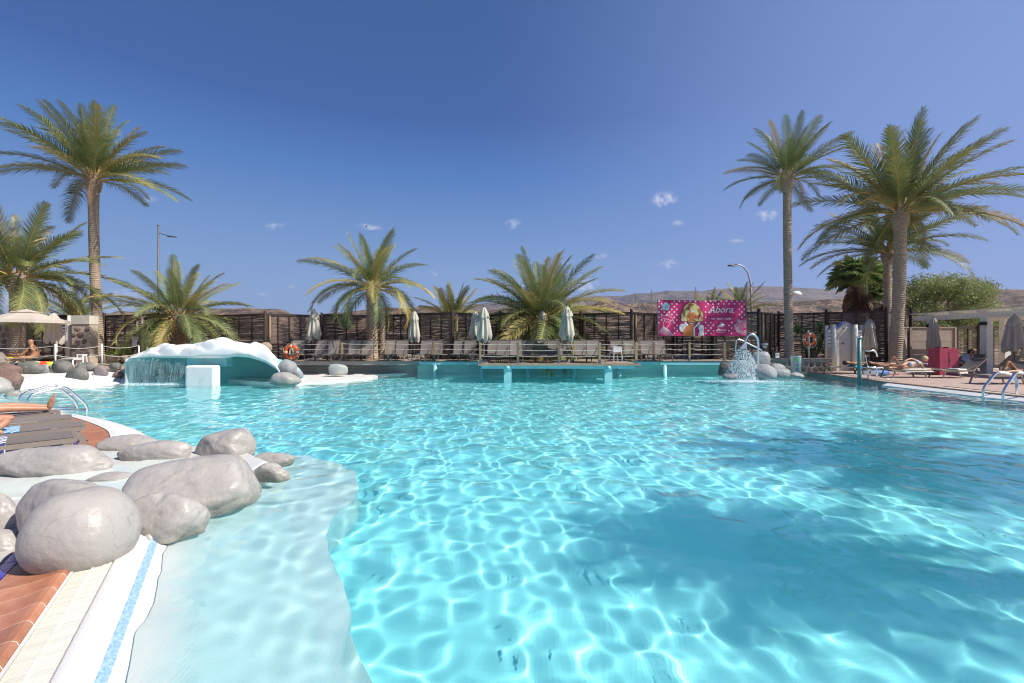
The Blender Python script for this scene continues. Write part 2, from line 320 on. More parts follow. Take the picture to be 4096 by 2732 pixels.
# ---- near left edge of the pool : ledge profile extruded along u
prof = [(-.0, -1.4), (0, .105), (.012, .115), (.10, .108), (.158, .075), (.222, .028), (.30, -.014), (.42, -.07), (.58, -.16), (.80, -.30), (1.1, -.46), (1.45, -.60), (1.5, -1.4)]
led = MB(); us = np.linspace(-4.6, 1.75, 27); vs = []
for u in us:
    for v, z in prof:
        vs.append(UV(u, v + (.02 * math.sin(u * 2.1) if v > .3 else 0), z))
k = len(prof)
led.add(vs, [(i * k + j, i * k + j + 1, (i + 1) * k + j + 1, (i + 1) * k + j) for i in range(len(us) - 1) for j in range(k - 1)] + [tuple(range(k)), tuple((len(us) - 1) * k + j for j in range(k))[::-1]], True)
m = bpy.data.materials.new('edge_finish'); m.use_nodes = True; nt = m.node_tree; L = nt.links.new; b = nt.nodes['Principled BSDF']; b.inputs['Roughness'].default_value = .5
t = N(nt, 'ShaderNodeTexCoord'); s_ = N(nt, 'ShaderNodeVectorMath', operation='SUBTRACT'); L(t.outputs['Object'], s_.inputs[0]); s_.inputs[1].default_value = OO
d_ = N(nt, 'ShaderNodeVectorMath', operation='DOT_PRODUCT'); L(s_.outputs[0], d_.inputs[0]); d_.inputs[1].default_value = VV
n_ = N(nt, 'ShaderNodeTexNoise'); L(t.outputs['Object'], n_.inputs[0]); n_.inputs['Scale'].default_value = 5; n_.inputs['Detail'].default_value = 8
a_ = N(nt, 'ShaderNodeMath', operation='MULTIPLY_ADD'); L(n_.outputs[0], a_.inputs[0]); a_.inputs[1].default_value = .25; L(d_.outputs['Value'], a_.inputs[2])
r_ = N(nt, 'ShaderNodeMapRange', interpolation_type='SMOOTHSTEP'); L(a_.outputs[0], r_.inputs[0]); r_.inputs[1].default_value = .36; r_.inputs[2].default_value = .78
# pebbled plaster finish: white above the waterline, aqua pebble below
v_ = N(nt, 'ShaderNodeTexNoise'); L(t.outputs['Object'], v_.inputs[0]); v_.inputs['Scale'].default_value = 90; v_.inputs['Detail'].default_value = 3
w_ = N(nt, 'ShaderNodeMixRGB'); L(v_.outputs[0], w_.inputs[0]); w_.inputs[1].default_value = (.66, .64, .60, 1); w_.inputs[2].default_value = (.82, .79, .75, 1)
x_ = N(nt, 'ShaderNodeMixRGB'); L(r_.outputs[0], x_.inputs[0]); L(w_.outputs[0], x_.inputs[1]); x_.inputs[2].default_value = (.50, .69, .68, 1); L(x_.outputs[0], b.inputs['Base Color'])
bp = N(nt, 'ShaderNodeBump'); bp.inputs['Strength'].default_value = .25; bp.inputs['Distance'].default_value = .01; L(v_.outputs[0], bp.inputs['Height']); L(bp.outputs[0], b.inputs['Normal'])
o = led.build('pool_edge', m); struct(o); recv(o); EDGE = o
mos = MB(); sl_ = (.028 - .075) / .064
mos.add([(-.1185, .168, .0705), (.1185, .168, .0705), (.1185, .213, .037), (-.1185, .213, .037), (-.1185, .168, .05), (.1185, .168, .05), (.1185, .213, .01), (-.1185, .213, .01)], [(3, 2, 1, 0), (0, 1, 5, 4), (2, 3, 7, 6), (1, 2, 6, 5), (3, 0, 4, 7)])
mme = mos.mesh('mosaic_tile', M_mosaic)
RUV = Matrix(((UU.x, VV.x, 0), (UU.y, VV.y, 0), (0, 0, 1)))
for i in range(20):
    mm_ = link('mosaic_tile', mme, EDGE); mm_.matrix_local = Matrix.Translation(UV(.42 - i * .24, 0)) @ RUV.to_4x4(); recv(mm_)
# ---- deck blocks on the left
C0 = [Vector(p) for p in [(-16, 11.9, 0), (-13, 11.5, 0), (-10.8, 10.85, 0), (-9.6, 10.3, 0), (-8.9, 9.9, 0), (-8.0, 9.3, 0), (-7.07, 8.6, 0), (-6.5, 8.05, 0), (-5.9, 7.4, 0), (-5.3, 6.8, 0)]]
CV = smooth_poly(C0, 10)
def inset(d):
    out = []
    for i, p in enumerate(CV):
        t = (CV[min(i + 1, len(CV) - 1)] - CV[max(i - 1, 0)]).normalized(); out.append(p + Vector((t.y, -t.x, 0)) * d)   # inward = right of travel
    return out
blk = MB()
poly = [UV(-4.6, -.215), UV(.9, -.215)] + [Vector((-5.0, 6.2, 0))] + inset(.35)[::-1] + [Vector((-30, 12, 0)), Vector((-30, -3, 0))]
blk.prism([(p.x, p.y) for p in poly], -1.5, .10)
D1 = blk.build('left_terrace', M_deck); struct(D1); recv(D1)
sb = MB(); sb.prism([(p.x, p.y) for p in [UV(-4.6, -.22), UV(-4.6, 1.5), Vector((2.2, -2.45, 0)), Vector((15.9, -2.45, 0)), Vector((15.9, -14, 0)), Vector((-30, -14, 0)), Vector((-30, -3.0, 0))]], -1.5, .115)
o = sb.build('near_deck', M_deck); struct(o); recv(o)
# curved coping : grey-white outer band, white line, radial terracotta tiles, blue strip
def band(name, d0, d1, z0, z1, m, parent=None, zb=None, rounded=False):
    a, c = inset(d0), inset(d1); mb = MB(); n = len(a); vs = []
    for p, q in zip(a, c): vs += [(p.x, p.y, zb if zb is not None else z0 - .2), (p.x, p.y, z0), ((p.x + q.x) / 2, (p.y + q.y) / 2, (z0 + z1) / 2 + (.015 if rounded else 0)), (q.x, q.y, z1)]
    mb.add(vs, [(i * 4 + j, i * 4 + j + 1, i * 4 + j + 5, i * 4 + j + 4) for i in range(n - 1) for j in range(3)], True)
    return mb.build(name, m, parent)
o = band('pool_coping', -.06, .36, .0, .125, M_white, None, -1.5, True); struct(o); recv(o); COP = o
o = band('coping_line', .355, .46, .128, .13, M_ledge, COP, .05)
ia, ib, ic, id_ = inset(.47), inset(.84), inset(.85), inset(.94)
for i in range(20, len(CV) - 8):
    for q in (0, 1):
        lerp = lambda A, t: A[i] * (1 - t) + A[i + 1] * t
        e = .06
        for (A, B, nm, mt, zz) in ((ia, ib, 'terracotta_tile', M_terra, .125), (ic, id_, 'blue_tile', M_blue, .124)):
            if nm == 'blue_tile' and q: continue
            t0, t1 = (q * .5 + e * .5, q * .5 + .5 - e * .5) if nm != 'blue_tile' else (.04, .96)
            mb = MB(); mb.prism([(p.x, p.y) for p in (lerp(A, t0), lerp(A, t1), lerp(B, t1), lerp(B, t0))], .09, zz); mb.build(nm, mt, D1)
# ---- near terracotta coping tiles, cobalt tiles, slabs (along u)
tp = [(-.58, .118), (-.48, .119), (-.40, .124), (-.33, .136), (-.275, .150), (-.245, .152), (-.228, .142), (-.218, .12), (-.216, .06), (-.58, .06)]
tm = MB(); n = len(tp)
tm.add([(u, v, z) for u in (-.0975, .0975) for v, z in tp], [tuple(range(n)), tuple(range(n, 2 * n))[::-1]] + [(i, n + i, n + (i + 1) % n, (i + 1) % n) for i in range(n)], False)
tme = tm.mesh('terracotta_tile', M_terra)
bt = MB().bbox((-.13, -.665, .06), (.13, -.588, .117)).mesh('cobalt_tile', M_blue)
slb = MB().bbox((-.297, -.297, .05), (.297, .297, .112)).mesh('paving_slab', M_deck)
jg = MB(); jg.add([UV(u, v, z - .003) for u in (-4.6, .85) for v, z in tp[:-1]], [(i, i + 1, len(tp) + i, len(tp) - 1 + i) for i in range(len(tp) - 2)], False)
struct(jg.build('tile_grout', M_joint))
def piece_uv(name, me, u, v, parent, rec=False):
    o = link(name, me, parent); o.matrix_local = Matrix.Translation(UV(u, v)) @ RUV.to_4x4(); return o
NT = thing('coping_tiles', 'row of terracotta coping tiles with a raised rounded rim beside the white drain grate', 'tile edging', (0, 0, 0))
for i in range(22): piece_uv('terracotta_tile', tme, .62 - i * .206, 0, NT)
for i in range(18): piece_uv('cobalt_tile', bt, .80 - i * .27, 0, NT)
for i in range(11):
    for j in range(5): piece_uv('paving_slab', slb, .85 - i * .605, -.985 - j * .605, D1)
# drain grate
GR = thing('drain_grate', 'white slatted overflow drain grate between the terracotta tiles and the white ledge', 'drain grate', (0, 0, 0))
ch = MB(); ch.prism([(p.x, p.y) for p in (UV(-4.6, -.214), UV(-4.6, -.002), UV(.6, -.002), UV(.6, -.214))], -.25, -.05); ch.build('channel', M_dark, GR)
br = MB().bbox((-.0052, -.197, .086), (.0052, -.004, .112)).mesh('slat', M_grate)
for i in range(170): piece_uv('slat', br, .555 - i * .0205, 0, GR)
cs = MB().bbox((-.098, -.108, .104), (.098, -.092, .1165)).mesh('spine', M_grate)
for i in range(17): piece_uv('spine', cs, .46 - i * .205, 0, GR)
rl = MB().bbox((-2.6, -.215, .05), (.6, -.200, .122)).mesh('rail', M_ledge); piece_uv('rail', rl, 0, 0, GR)
# ---- boulder bed
bedpts = [at(600, 2150, .1), at(690, 2085, .1), at(790, 2010, .1), at(900, 1945, .1), at(1010, 1895, .1), at(1080, 1850, .1), at(1000, 1815, .1), at(820, 1790, .1), at(660, 1780, .1)]
bed = MB(); poly = bedpts + [Vector((-6.2, 6.6, 0)), Vector((-9, 4.5, 0)), Vector((-6.5, 2.9, 0)), UV(.95, -1.3), UV(.66, -.3), UV(.70, -.02)]
cen = sum(poly, Vector()) / len(poly); vs = []
for sc, z in ((1.03, -1.4), (1.02, -.1), (1, .09), (.96, .135)):
    vs += [((p.x - cen.x) * sc + cen.x, (p.y - cen.y) * sc + cen.y, z) for p in poly]
k = len(poly); bed.add(vs, [(r * k + i, r * k + (i + 1) % k, (r + 1) * k + (i + 1) % k, (r + 1) * k + i) for r in range(3) for i in range(k)] + [tuple(3 * k + i for i in range(k))])
o = bed.build('boulder_bed', mat('bed_cement', (.50, .49, .46), .5, (.60, .60, .57), 2.5, .2, 25)); struct(o); recv(o)
M_wet = mat('wet_cement', (.60, .66, .58), .06, (.68, .72, .66), 2, .12, 9)
wet = MB(); wet.prism([(p.x, p.y) for p in (at(-200, 2040, .15), at(60, 1990, .15), at(330, 1965, .15), at(520, 1955, .15), at(640, 1900, .15), at(860, 1830, .15), at(600, 1838, .15), at(300, 1890, .15), at(-200, 1960, .15))], .12, .152)
struct(wet.build('stream', M_wet))
# ---- far deck, recessed pool wall
fb = MB(); fb.bbox((-13.5, 23.9, -1.5), (12.4, 29.6, .60)); o = fb.build('back_terrace', M_dirt); struct(o); recv(o)
def cove(x0, x1, m, name):
    pf = [(23.02, .72), (23.0, .71), (23.0, .53), (23.04, .515), (23.5, .50), (23.78, .42), (23.86, .25), (23.80, .0), (23.72, -.3), (23.7, -1.4)]
    mb = MB(); xs = np.linspace(x0, x1, 3); mb.add([(x, y, z) for x in xs for y, z in pf], [(i * 10 + j, i * 10 + j + 1, i * 10 + j + 11, i * 10 + j + 10) for i in range(2) for j in range(9)], False)
    o = mb.build(name, m); struct(o); recv(o)
cove(-11.3, -4.7, M_greyw, 'pool_wall'); 
def cove2():
    pf = [(23.0, .715), (23.0, .55)]
    mb = MB().bbox((-4.7, 22.985, .55), (11.55, 23.9, .70)); o = mb.build('deck_fascia', M_teal); struct(o)
    pf = [(23.55, .55), (23.62, .3), (23.60, .05), (23.45, -.2), (23.4, -1.4)]
    mb = MB(); xs = np.linspace(-4.9, 11.8, 4); mb.add([(x, y, z) for x in xs for y, z in pf], [(i * 5 + j, i * 5 + j + 1, i * 5 + j + 6, i * 5 + j + 5) for i in range(3) for j in range(4)], True)
    o = mb.build('pool_wall', M_tealw); struct(o); recv(o)
cove2()
pk = MB().bbox((-.069, -1.2, -.0125), (.069, 1.2, .0125)).mesh('plank', M_plank)
BW = thing('boardwalk', 'long weathered plank deck behind the pool carrying the row of grey loungers', 'boardwalk', (0, 24.15, .735))
for i in range(157): link('plank', pk, BW, (-11.25 + i * .1455, 0, 0), scale=(1, 1, 1))
# projecting platform on piers
PT = thing('platform', 'plank platform on teal piers projecting over the pool in front of the boardwalk', 'platform', (2.07, 21.5, .735))
pk2 = MB().bbox((-.069, -1.47, -.0125), (.069, 1.44, .0125)).mesh('plank', M_plank)
for i in range(49): link('plank', pk2, PT, (-3.5 + i * .1455, 0, .0), scale=(1, 1, 1))
o = MB().bbox((-1.5, 20.0, .66), (5.66, 20.1, .718)).build('edge_board', M_plank, PT)
o = MB().bbox((-1.35, 20.06, .52), (5.4, 20.3, .655)).build('beam', M_teal, PT)
o = MB().bbox((-1.35, 20.32, .60), (5.4, 22.97, .715)).build('joist_deck', M_teal, PT)
for x0 in (-.19, 4.26):
    o = MB().bbox((x0 - .17, 20.1, -1.4), (x0 + .17, 20.5, .515)).build('pier', M_teal, PT); recv(o)
    o = MB().tube([(x0 + .0, 20.0, .56), (x0, 23.3, .56)], .095, 12).build('round_beam', M_teal, PT)
for i, px in enumerate((1742, 1929, 2112, 2295, 2475, 2658)):
    D = 23.1; x = X(px, D)
    o = MB().tube([(x, D, -1.3), (x, D, .548)], .115, 14).build('deck_pillar', M_teal); recv(o)
    tag(o, ORD[i] + ' round teal pillar from the left under the edge of the boardwalk', 'pillar', 'round pillars under the boardwalk')
# ---- white beach ledges far left of the platform
o = MB().prism([(p.x, p.y) for p in [at(1050, 1530, .05), at(1180, 1536, .05), at(1300, 1528, .05), at(1420, 1520, .05), at(1490, 1512, .05), at(1512, 1505, .05), at(1495, 1499, .05), Vector((-5.5, 23.8, 0)), Vector((-13, 23.8, 0)), Vector((-12.5, 20, 0))]], -1.5, .07).build('white_beach', M_ledge); struct(o); recv(o)
# ---- far left white sloping shore + terrace
xs = np.linspace(-31, -14.0, 40); lp = MB(); vs = []
def shore(x):   # front y of the waterline
    pts = [(-31, 15.2), (-22, 15.5), (-18.5, 15.9), (-17.4, 16.6), (-16.3, 18.2), (-15.4, 19.3), (-14, 19.6)]
    return np.interp(x, [p[0] for p in pts], [p[1] for p in pts])
pf = [(-.5, -1.4), (-.15, -.35), (0, -.03), (.35, .07), (1.2, .22), (2.2, .36), (3.2, .44), (3.3, .45), (14.5, .47)]
for x in xs:
    for dy, z in pf: vs.append((x, min(shore(x) + dy, 29.6), z + (.03 * noise.noise(Vector((x, dy, 0))) if 0 < dy < 3 else 0)))
k = len(pf); lp.add(vs, [(i * k + j, i * k + j + 1, (i + 1) * k + j + 1, (i + 1) * k + j) for i in range(len(xs) - 1) for j in range(6)], True)
o = lp.build('white_shore', M_ledge); struct(o); recv(o)
o = MB().bbox((-31, 21.0, -1), (-13.4, 29.6, .455)).build('left_back_terrace', mat('terrace_sand', (.42, .31, .22), .9, (.34, .25, .18), 2, .2, 20)); struct(o)
# ---- right patio
edge = [Vector((15.72, 26, 0)), Vector((15.7, 25, 0)), Vector((14.6, 17.6, 0)), Vector((14.7, 13, 0)), Vector((14.9, 8, 0)), Vector((15.2, -14, 0))]
rp = MB(); rp.prism([(p.x, p.y) for p in edge] + [(46, -14), (46, 29.6), (12.4, 29.6), (12.4, 25.2), (15.7, 25.2)][::1], -1.5, .125)
RP = rp.build('right_patio', M_joint); struct(RP); recv(RP)
wallr = MB()
for a, c, nm, m_ in ((edge[1], edge[2], 'pool_wall', M_greyw), (edge[2], edge[3], 'pool_wall', M_white), (edge[3], edge[4], 'pool_wall', M_white)):
    d = (c - a).normalized(); nn = Vector((d.y, -d.x, 0)); nn = nn if nn.x < 0 else -nn
    mb = MB(); mb.prism([(p.x, p.y) for p in (a + nn * .03, c + nn * .03, c - nn * .10, a - nn * .10)], -1.4, .128); o = mb.build(nm, m_); struct(o); recv(o)
    if m_ is M_white:
        mb = MB(); mb.add([p + nn * o_ + Vector((0, 0, z_)) for p in (a, c) for o_, z_ in ((.02, .126), (.05, .122), (.30, .03), (.33, -.02), (.33, -.5), (.02, -.5))], [(j, (j + 1) % 6, 6 + (j + 1) % 6, 6 + j) for j in range(6)] + [tuple(range(6)), tuple(range(6, 12))[::-1]]); o = mb.build('pool_coping', M_white); struct(o); recv(o)
    mb = MB(); mb.prism([(p.x, p.y) for p in (a + nn * .045, c + nn * .045, c - nn * .16, a - nn * .16)], .1285, .15); o = mb.build('patio_kerb', mat('kerb_brown', (.26, .14, .10), .7)); struct(o)
tl = MB().bbox((-.22, -.22, -.02), (.22, .22, .0)).mesh('patio_tile', M_tile)
rest = MB(); cnt = 0; cells = []
for iy in range(34):
    for ix in range(26):
        y = 11.4 + iy * .45; ex = np.interp(y, [13, 17.6, 25], [14.7, 14.6, 15.7]) + .42
        x = math.floor(ex / .45) * .45 + .2 + ix * .45
        if x < ex or x / y > 1.25 or y > 26: continue
        cells.append((y, x))
cells.sort()
for y, x in cells:
    if cnt < 298: link('patio_tile', tl, RP, (x, y, .147)); cnt += 1
    else: rest.bbox((x - .22, y - .22, .127), (x + .22, y + .22, .147))
o = rest.build('patio_tiles_beyond', M_tile, RP); o['kind'] = 'stuff'
# ---- hills
def hill(name, D, depth, pts, m, rough, sc, cols=260, rows=26, zb=0):
    px = np.linspace(pts[0][0], pts[-1][0], cols); py = np.interp(px, [p[0] for p in pts], [p[1] for p in pts])
    xw = (px - 2048) * D / 1820; hz = CAMZ + (1366 - py) * D / 1820
    rr = np.linspace(-1, 1, rows); V = []
    for r in rr:
        for i in range(cols):
            prof_ = max(0., 1 - abs(r) ** 1.35); p = Vector((xw[i] * sc, (D + r * depth) * sc, 3.3))
            nn = noise.fractal(p, 1.0, 2.0, 7) * rough; ridge = -abs(noise.noise(p * .7)) * rough * 1.3
            z = zb + (hz[i] - zb) * prof_ + (nn + ridge) * (1 - .8 * (r > -.05) * (r < .05)) * min(1, prof_ * 2)
            V.append((xw[i] * (1 + .3 * (r + 0) * depth / D), D + r * depth, z))
    mb = MB(); mb.add(V, [(j * cols + i, j * cols + i + 1, (j + 1) * cols + i + 1, (j + 1) * cols + i) for j in range(rows - 1) for i in range(cols - 1)], True)
    return struct(mb.build(name, m, recalc=False))
hill('hill', 190, 70, [(-700, 1262), (420, 1262), (560, 1250), (800, 1236), (960, 1232), (1000, 1228), (1060, 1234), (1130, 1236), (1160, 1250), (1185, 1260), (1300, 1254), (1345, 1247), (1400, 1250), (1420, 1243), (1500, 1233), (1540, 1229), (1620, 1232), (1700, 1228), (1800, 1232), (1900, 1240), (2200, 1225), (2330, 1222), (2400, 1206), (2450, 1206), (2500, 1215), (2600, 1207), (2750, 1218), (2900, 1215), (3000, 1202), (3100, 1212), (3300, 1196), (3450, 1205), (3700, 1215), (4000, 1200), (4900, 1190)], M_rock, 2.2, .06, 420)
hill('brown_plateau', 900, 350, [(2000, 1240), (2450, 1225), (2700, 1205), (2900, 1200), (3100, 1205), (3400, 1190), (3600, 1185), (3800, 1175), (3900, 1160), (4000, 1155), (4096, 1153), (4600, 1150)], M_rock, 7, .012, 240)
hill('mountain_range', 5200, 2200, [(1700, 1225), (2100, 1205), (2250, 1190), (2330, 1187), (2400, 1180), (2480, 1181), (2540, 1173), (2620, 1174), (2650, 1170), (2730, 1168), (2790, 1166), (2850, 1158), (2900, 1153), (2960, 1148), (3020, 1144), (3120, 1147), (3180, 1151), (3300, 1152), (3400, 1160), (3600, 1150), (3800, 1165), (4300, 1160), (4900, 1170)], M_rock2, 75, .0011, 300)
# ================================================================ FENCES
def weave_mesh(name, m, rows=44, seed=1, gap=.16, seg=14):
    rg = random.Random(seed); vs = []; fs = []
    for r in range(rows):
        z0 = r / rows; h = (1 - gap * rg.random() * 1.6) / rows; ph = rg.random() * 6; tl_ = (rg.random() - .5) * .010
        if rg.random() < gap * .08: continue
        b = len(vs)
        for i in range(seg + 1):
            t = i / seg; y = .013 * math.sin(t * math.pi * 7 + (r % 2) * math.pi); dz = tl_ * (t - .5) + .004 * math.sin(t * 9 + ph)
            vs += [(t - .5, y, z0 + dz), (t - .5, y + .004, z0 + h + dz + .003 * math.sin(t * 31 + ph))]
        fs += [(b + 2 * i, b + 2 * i + 2, b + 2 * i + 3, b + 2 * i + 1) for i in range(seg)]
    me = bpy.data.meshes.new(name); me.from_pydata(vs, [], fs); me.materials.append(m); return me
WV_ = [weave_mesh('weave', M_wick, 46, 3, .05), weave_mesh('weave', M_wick, 44, 8, .20), weave_mesh('weave', M_wick, 40, 11, .36)]
UB = MB().box((0, 0, .5), (1, 1, 1)).mesh('batten', M_dwood); URL = MB().box((0, 0, 0), (1, 1, 1)).mesh('rail', M_dwood)
def logmesh(m): 
    mb = MB(); mb.tube([(0, 0, 0), (.04, .02, .35), (-.03, 0, .7), (0, 0, .97), (0, 0, 1)], [.5, .48, .5, .46, .3], 10); return mb.mesh('post', m)
ULG = logmesh(M_dwood); ULW = logmesh(M_wood)
def fpanel(T, a, b, zb, zt, w, battens=4, post=True, lightpost=False):
    a = Vector(a); b = Vector(b); d = b - a; Ln = d.length; rz = math.atan2(d.y, d.x); off_ = offset(T); c = (a + b) / 2
    o = link('weave', w, T, (c.x - off_.x, c.y - off_.y, zb + .02 - off_.z), (0, 0, rz), (Ln, 1, zt - zb - .1))
    link('rail', URL, T, (c.x - off_.x, c.y - off_.y, zt - .03 - off_.z), (0, 0, rz), (Ln, .09, .12))
    link('rail', URL, T, (c.x - off_.x, c.y - off_.y, zb + .10 - off_.z), (0, 0, rz), (Ln, .07, .09))
    nrm = Vector((d.y, -d.x, 0)).normalized() * .045
    if nrm.y > 0: nrm = -nrm
    for i in range(battens + 1):
        p = a + d * ((i + .02) / (battens + .04)) + nrm; link('batten', UB, T, (p.x - off_.x, p.y - off_.y, zb - off_.z), (0, 0, rz), (.062, .05, zt - zb - .09))
    if post:
        p = b + nrm; link('post', ULG, T, (p.x - off_.x, p.y - off_.y, zb - .15 - off_.z), (0, 0, random.random()), (.19, .19, zt - zb + .33))
        if lightpost: link('post', ULW, T, (p.x + .24 - off_.x, p.y + .05 - off_.y, zb - .15 - off_.z), (0, 0, 1), (.13, .13, zt - zb + .05))
FN = thing('wicker_fence', 'long dark zigzag fence of woven wicker panels with log posts behind the far loungers', 'fence', (0, 27, .6))
def fd(y): return 2875 / (1366 - y)
PAN = [(60, 1263, 215, 1262, 1, 0), (215, 1262, 420, 1264, 1, 1), (420, 1264, 636, 1256.5, 1, 1), (640, 1257, 797, 1264, 2, 1), (811, 1264, 1064, 1256, 1, 1), (1067, 1256, 1288, 1262.5, 0, 1), (1293, 1258, 1518, 1263, 0, 0),
       (1521, 1263, 1636, 1257, 1, 1), (1640, 1256, 1811, 1251, 0, 1), (1815, 1252, 2000, 1258, 0, 1), (2004, 1255, 2180, 1261, 1, 0), (2182, 1262, 2324, 1255, 1, 1), (2330, 1256, 2527, 1250, 2, 1),
       (2535, 1251, 2690, 1258, 0, 1), (2692, 1258, 2850, 1252, 2, 1), (2852, 1250, 3034, 1249, 1, 1)]
for x0, y0, x1, y1, w, lp_ in PAN:
    d0, d1 = fd(y0), fd(y1); fpanel(FN, (X(x0, d0), d0, 0), (X(x1, d1), d1, 0), .62, 3.3, WV_[w], 5 if x1 - x0 > 200 else 4, True, lp_)
def fd2(y): return 3400 / (1366 - y)
for x0, y0, x1, y1, w in [(3042, 1250, 3112, 1257, 0), (3116, 1256, 3305, 1250, 1), (3312, 1250, 3545, 1242, 0), (3547, 1243, 3640, 1247, 1)]:
    d0, d1 = fd2(y0), fd2(y1); fpanel(FN, (X(x0, d0), d0, 0), (X(x1, d1), d1, 0), .12, 3.58, WV_[w], 4)
# woven screens and beige boards at the right
WVg = weave_mesh('weave', M_wick2, 30, 21, .5, 10)
FR = thing('wicker_screen', 'pale golden woven screen fence with dark frames behind the pergola', 'fence', (28, 27, .12))
for x0, x1 in [(3826, 3912), (3930, 4010), (4012, 4096), (4098, 4190), (4192, 4300)]: fpanel(FR, (X(x0, 27), 27, 0), (X(x1, 27), 27, 0), .14, 2.58, WVg, 2, x0 == 3826)
BG = thing('beige_screen', 'plain beige board screen wall beside the big right palm trunk', 'screen wall', (24, 27, .12))
mb_panel = MB().box((0, 0, 0), (1, 1, 1)).mesh('board', M_beige)
def board_run(x0, D0, x1, D1, n=1):
    a = Vector((X(x0, D0), D0, 0)); b = Vector((X(x1, D1), D1, 0)); d = b - a; rz = math.atan2(d.y, d.x); o_ = offset(BG)
    for k in range(3):
        c = (a + b) / 2; link('board', mb_panel, BG, (c.x - o_.x, c.y - o_.y, .55 + k * .78 - o_.z), (0, 0, rz), (d.length - .04, .04, .765))
    for p in (a, b): link('stile', mb_panel, BG, (p.x - o_.x, p.y - .03 - o_.y, 1.36 - o_.z), (0, 0, rz), (.11, .09, 2.42))
    c = (a + b) / 2; link('cap', mb_panel, BG, (c.x - o_.x, c.y - .015 - o_.y, 2.545 - o_.z), (0, 0, rz), (d.length, .10, .07))
board_run(3560, 25.6, 3634, 27.2); board_run(3640, 27, 3730, 27); board_run(3731, 27, 3818, 27)
# ---- low kerb wall and cross braced rail behind the loungers
STN = []
for s_ in range(5):
    STN.append(MB().blob((0, 0, 0), (.5, .5, .5), 1, .22, 1.3, s_ * 3.1).mesh('stone', M_rub))
def rubble(T, x0, x1, y, z0, z1, sz, dirx=True, off_y=0):
    """stones set proud of a wall face; face looks towards -y"""
    o_ = offset(T); z = z0 + sz * .4; row = 0
    while z < z1 - sz * .2:
        x = x0 + sz * .3 + (row % 2) * sz * .5
        while x < x1 - sz * .2:
            w = sz * random.uniform(.75, 1.25); h = sz * random.uniform(.6, .95)
            link('stone', random.choice(STN), T, (x - o_.x, y - o_.y, z + random.uniform(-.02, .02) - o_.z), (0, random.uniform(-.5, .5), 0), (w, .07, h)); x += w * 1.02
        z += sz * .82; row += 1
KB = thing('kerb_wall', 'low rubble stone kerb running behind the far loungers', 'low wall', (0, 25.5, .74))
MB().bbox((-11.2, 25.45, .6), (11.6, 25.75, 1.0)).build('core', M_mort, KB)
rubble(KB, -11.2, 11.6, 25.45, .74, 1.0, .24)
XR = thing('braced_rail', 'low dark wooden rail with crossed braces in front of the wicker fence', 'railing', (0, 25.95, .75))
xs = list(np.arange(-15.3, 14.6, 1.15)); 
xb = MB().box((0, 0, 0), (1, 1, 1)).mesh('brace', mat('rail_brown', (.075, .05, .04), .75, (.13, .09, .07), 8))
def unit_bar(T, a, b, w, h, name='brace', me=None):
    a = Vector(a); b = Vector(b); d = b - a; o_ = offset(T); c = (a + b) / 2 - o_
    o = link(name, me or xb, T, c); o.rotation_mode = 'QUATERNION'; o.rotation_quaternion = d.to_track_quat('X', 'Z'); o.scale = (d.length, w, h); return o
for i, x in enumerate(xs):
    unit_bar(XR, (x, 25.95, .7), (x, 25.95, 1.63), .09, .09, 'upright')
    if i < len(xs) - 1:
        x2 = xs[i + 1]
        unit_bar(XR, (x, 25.92, 1.56), (x2, 25.92, 1.56), .06, .08, 'rail'); unit_bar(XR, (x, 25.92, 1.12), (x2, 25.92, 1.12), .05, .07, 'rail')
        unit_bar(XR, (x + .05, 25.95, 1.15), (x2 - .05, 25.95, 1.53), .035, .05); unit_bar(XR, (x + .05, 25.99, 1.53), (x2 - .05, 25.99, 1.15), .035, .05)
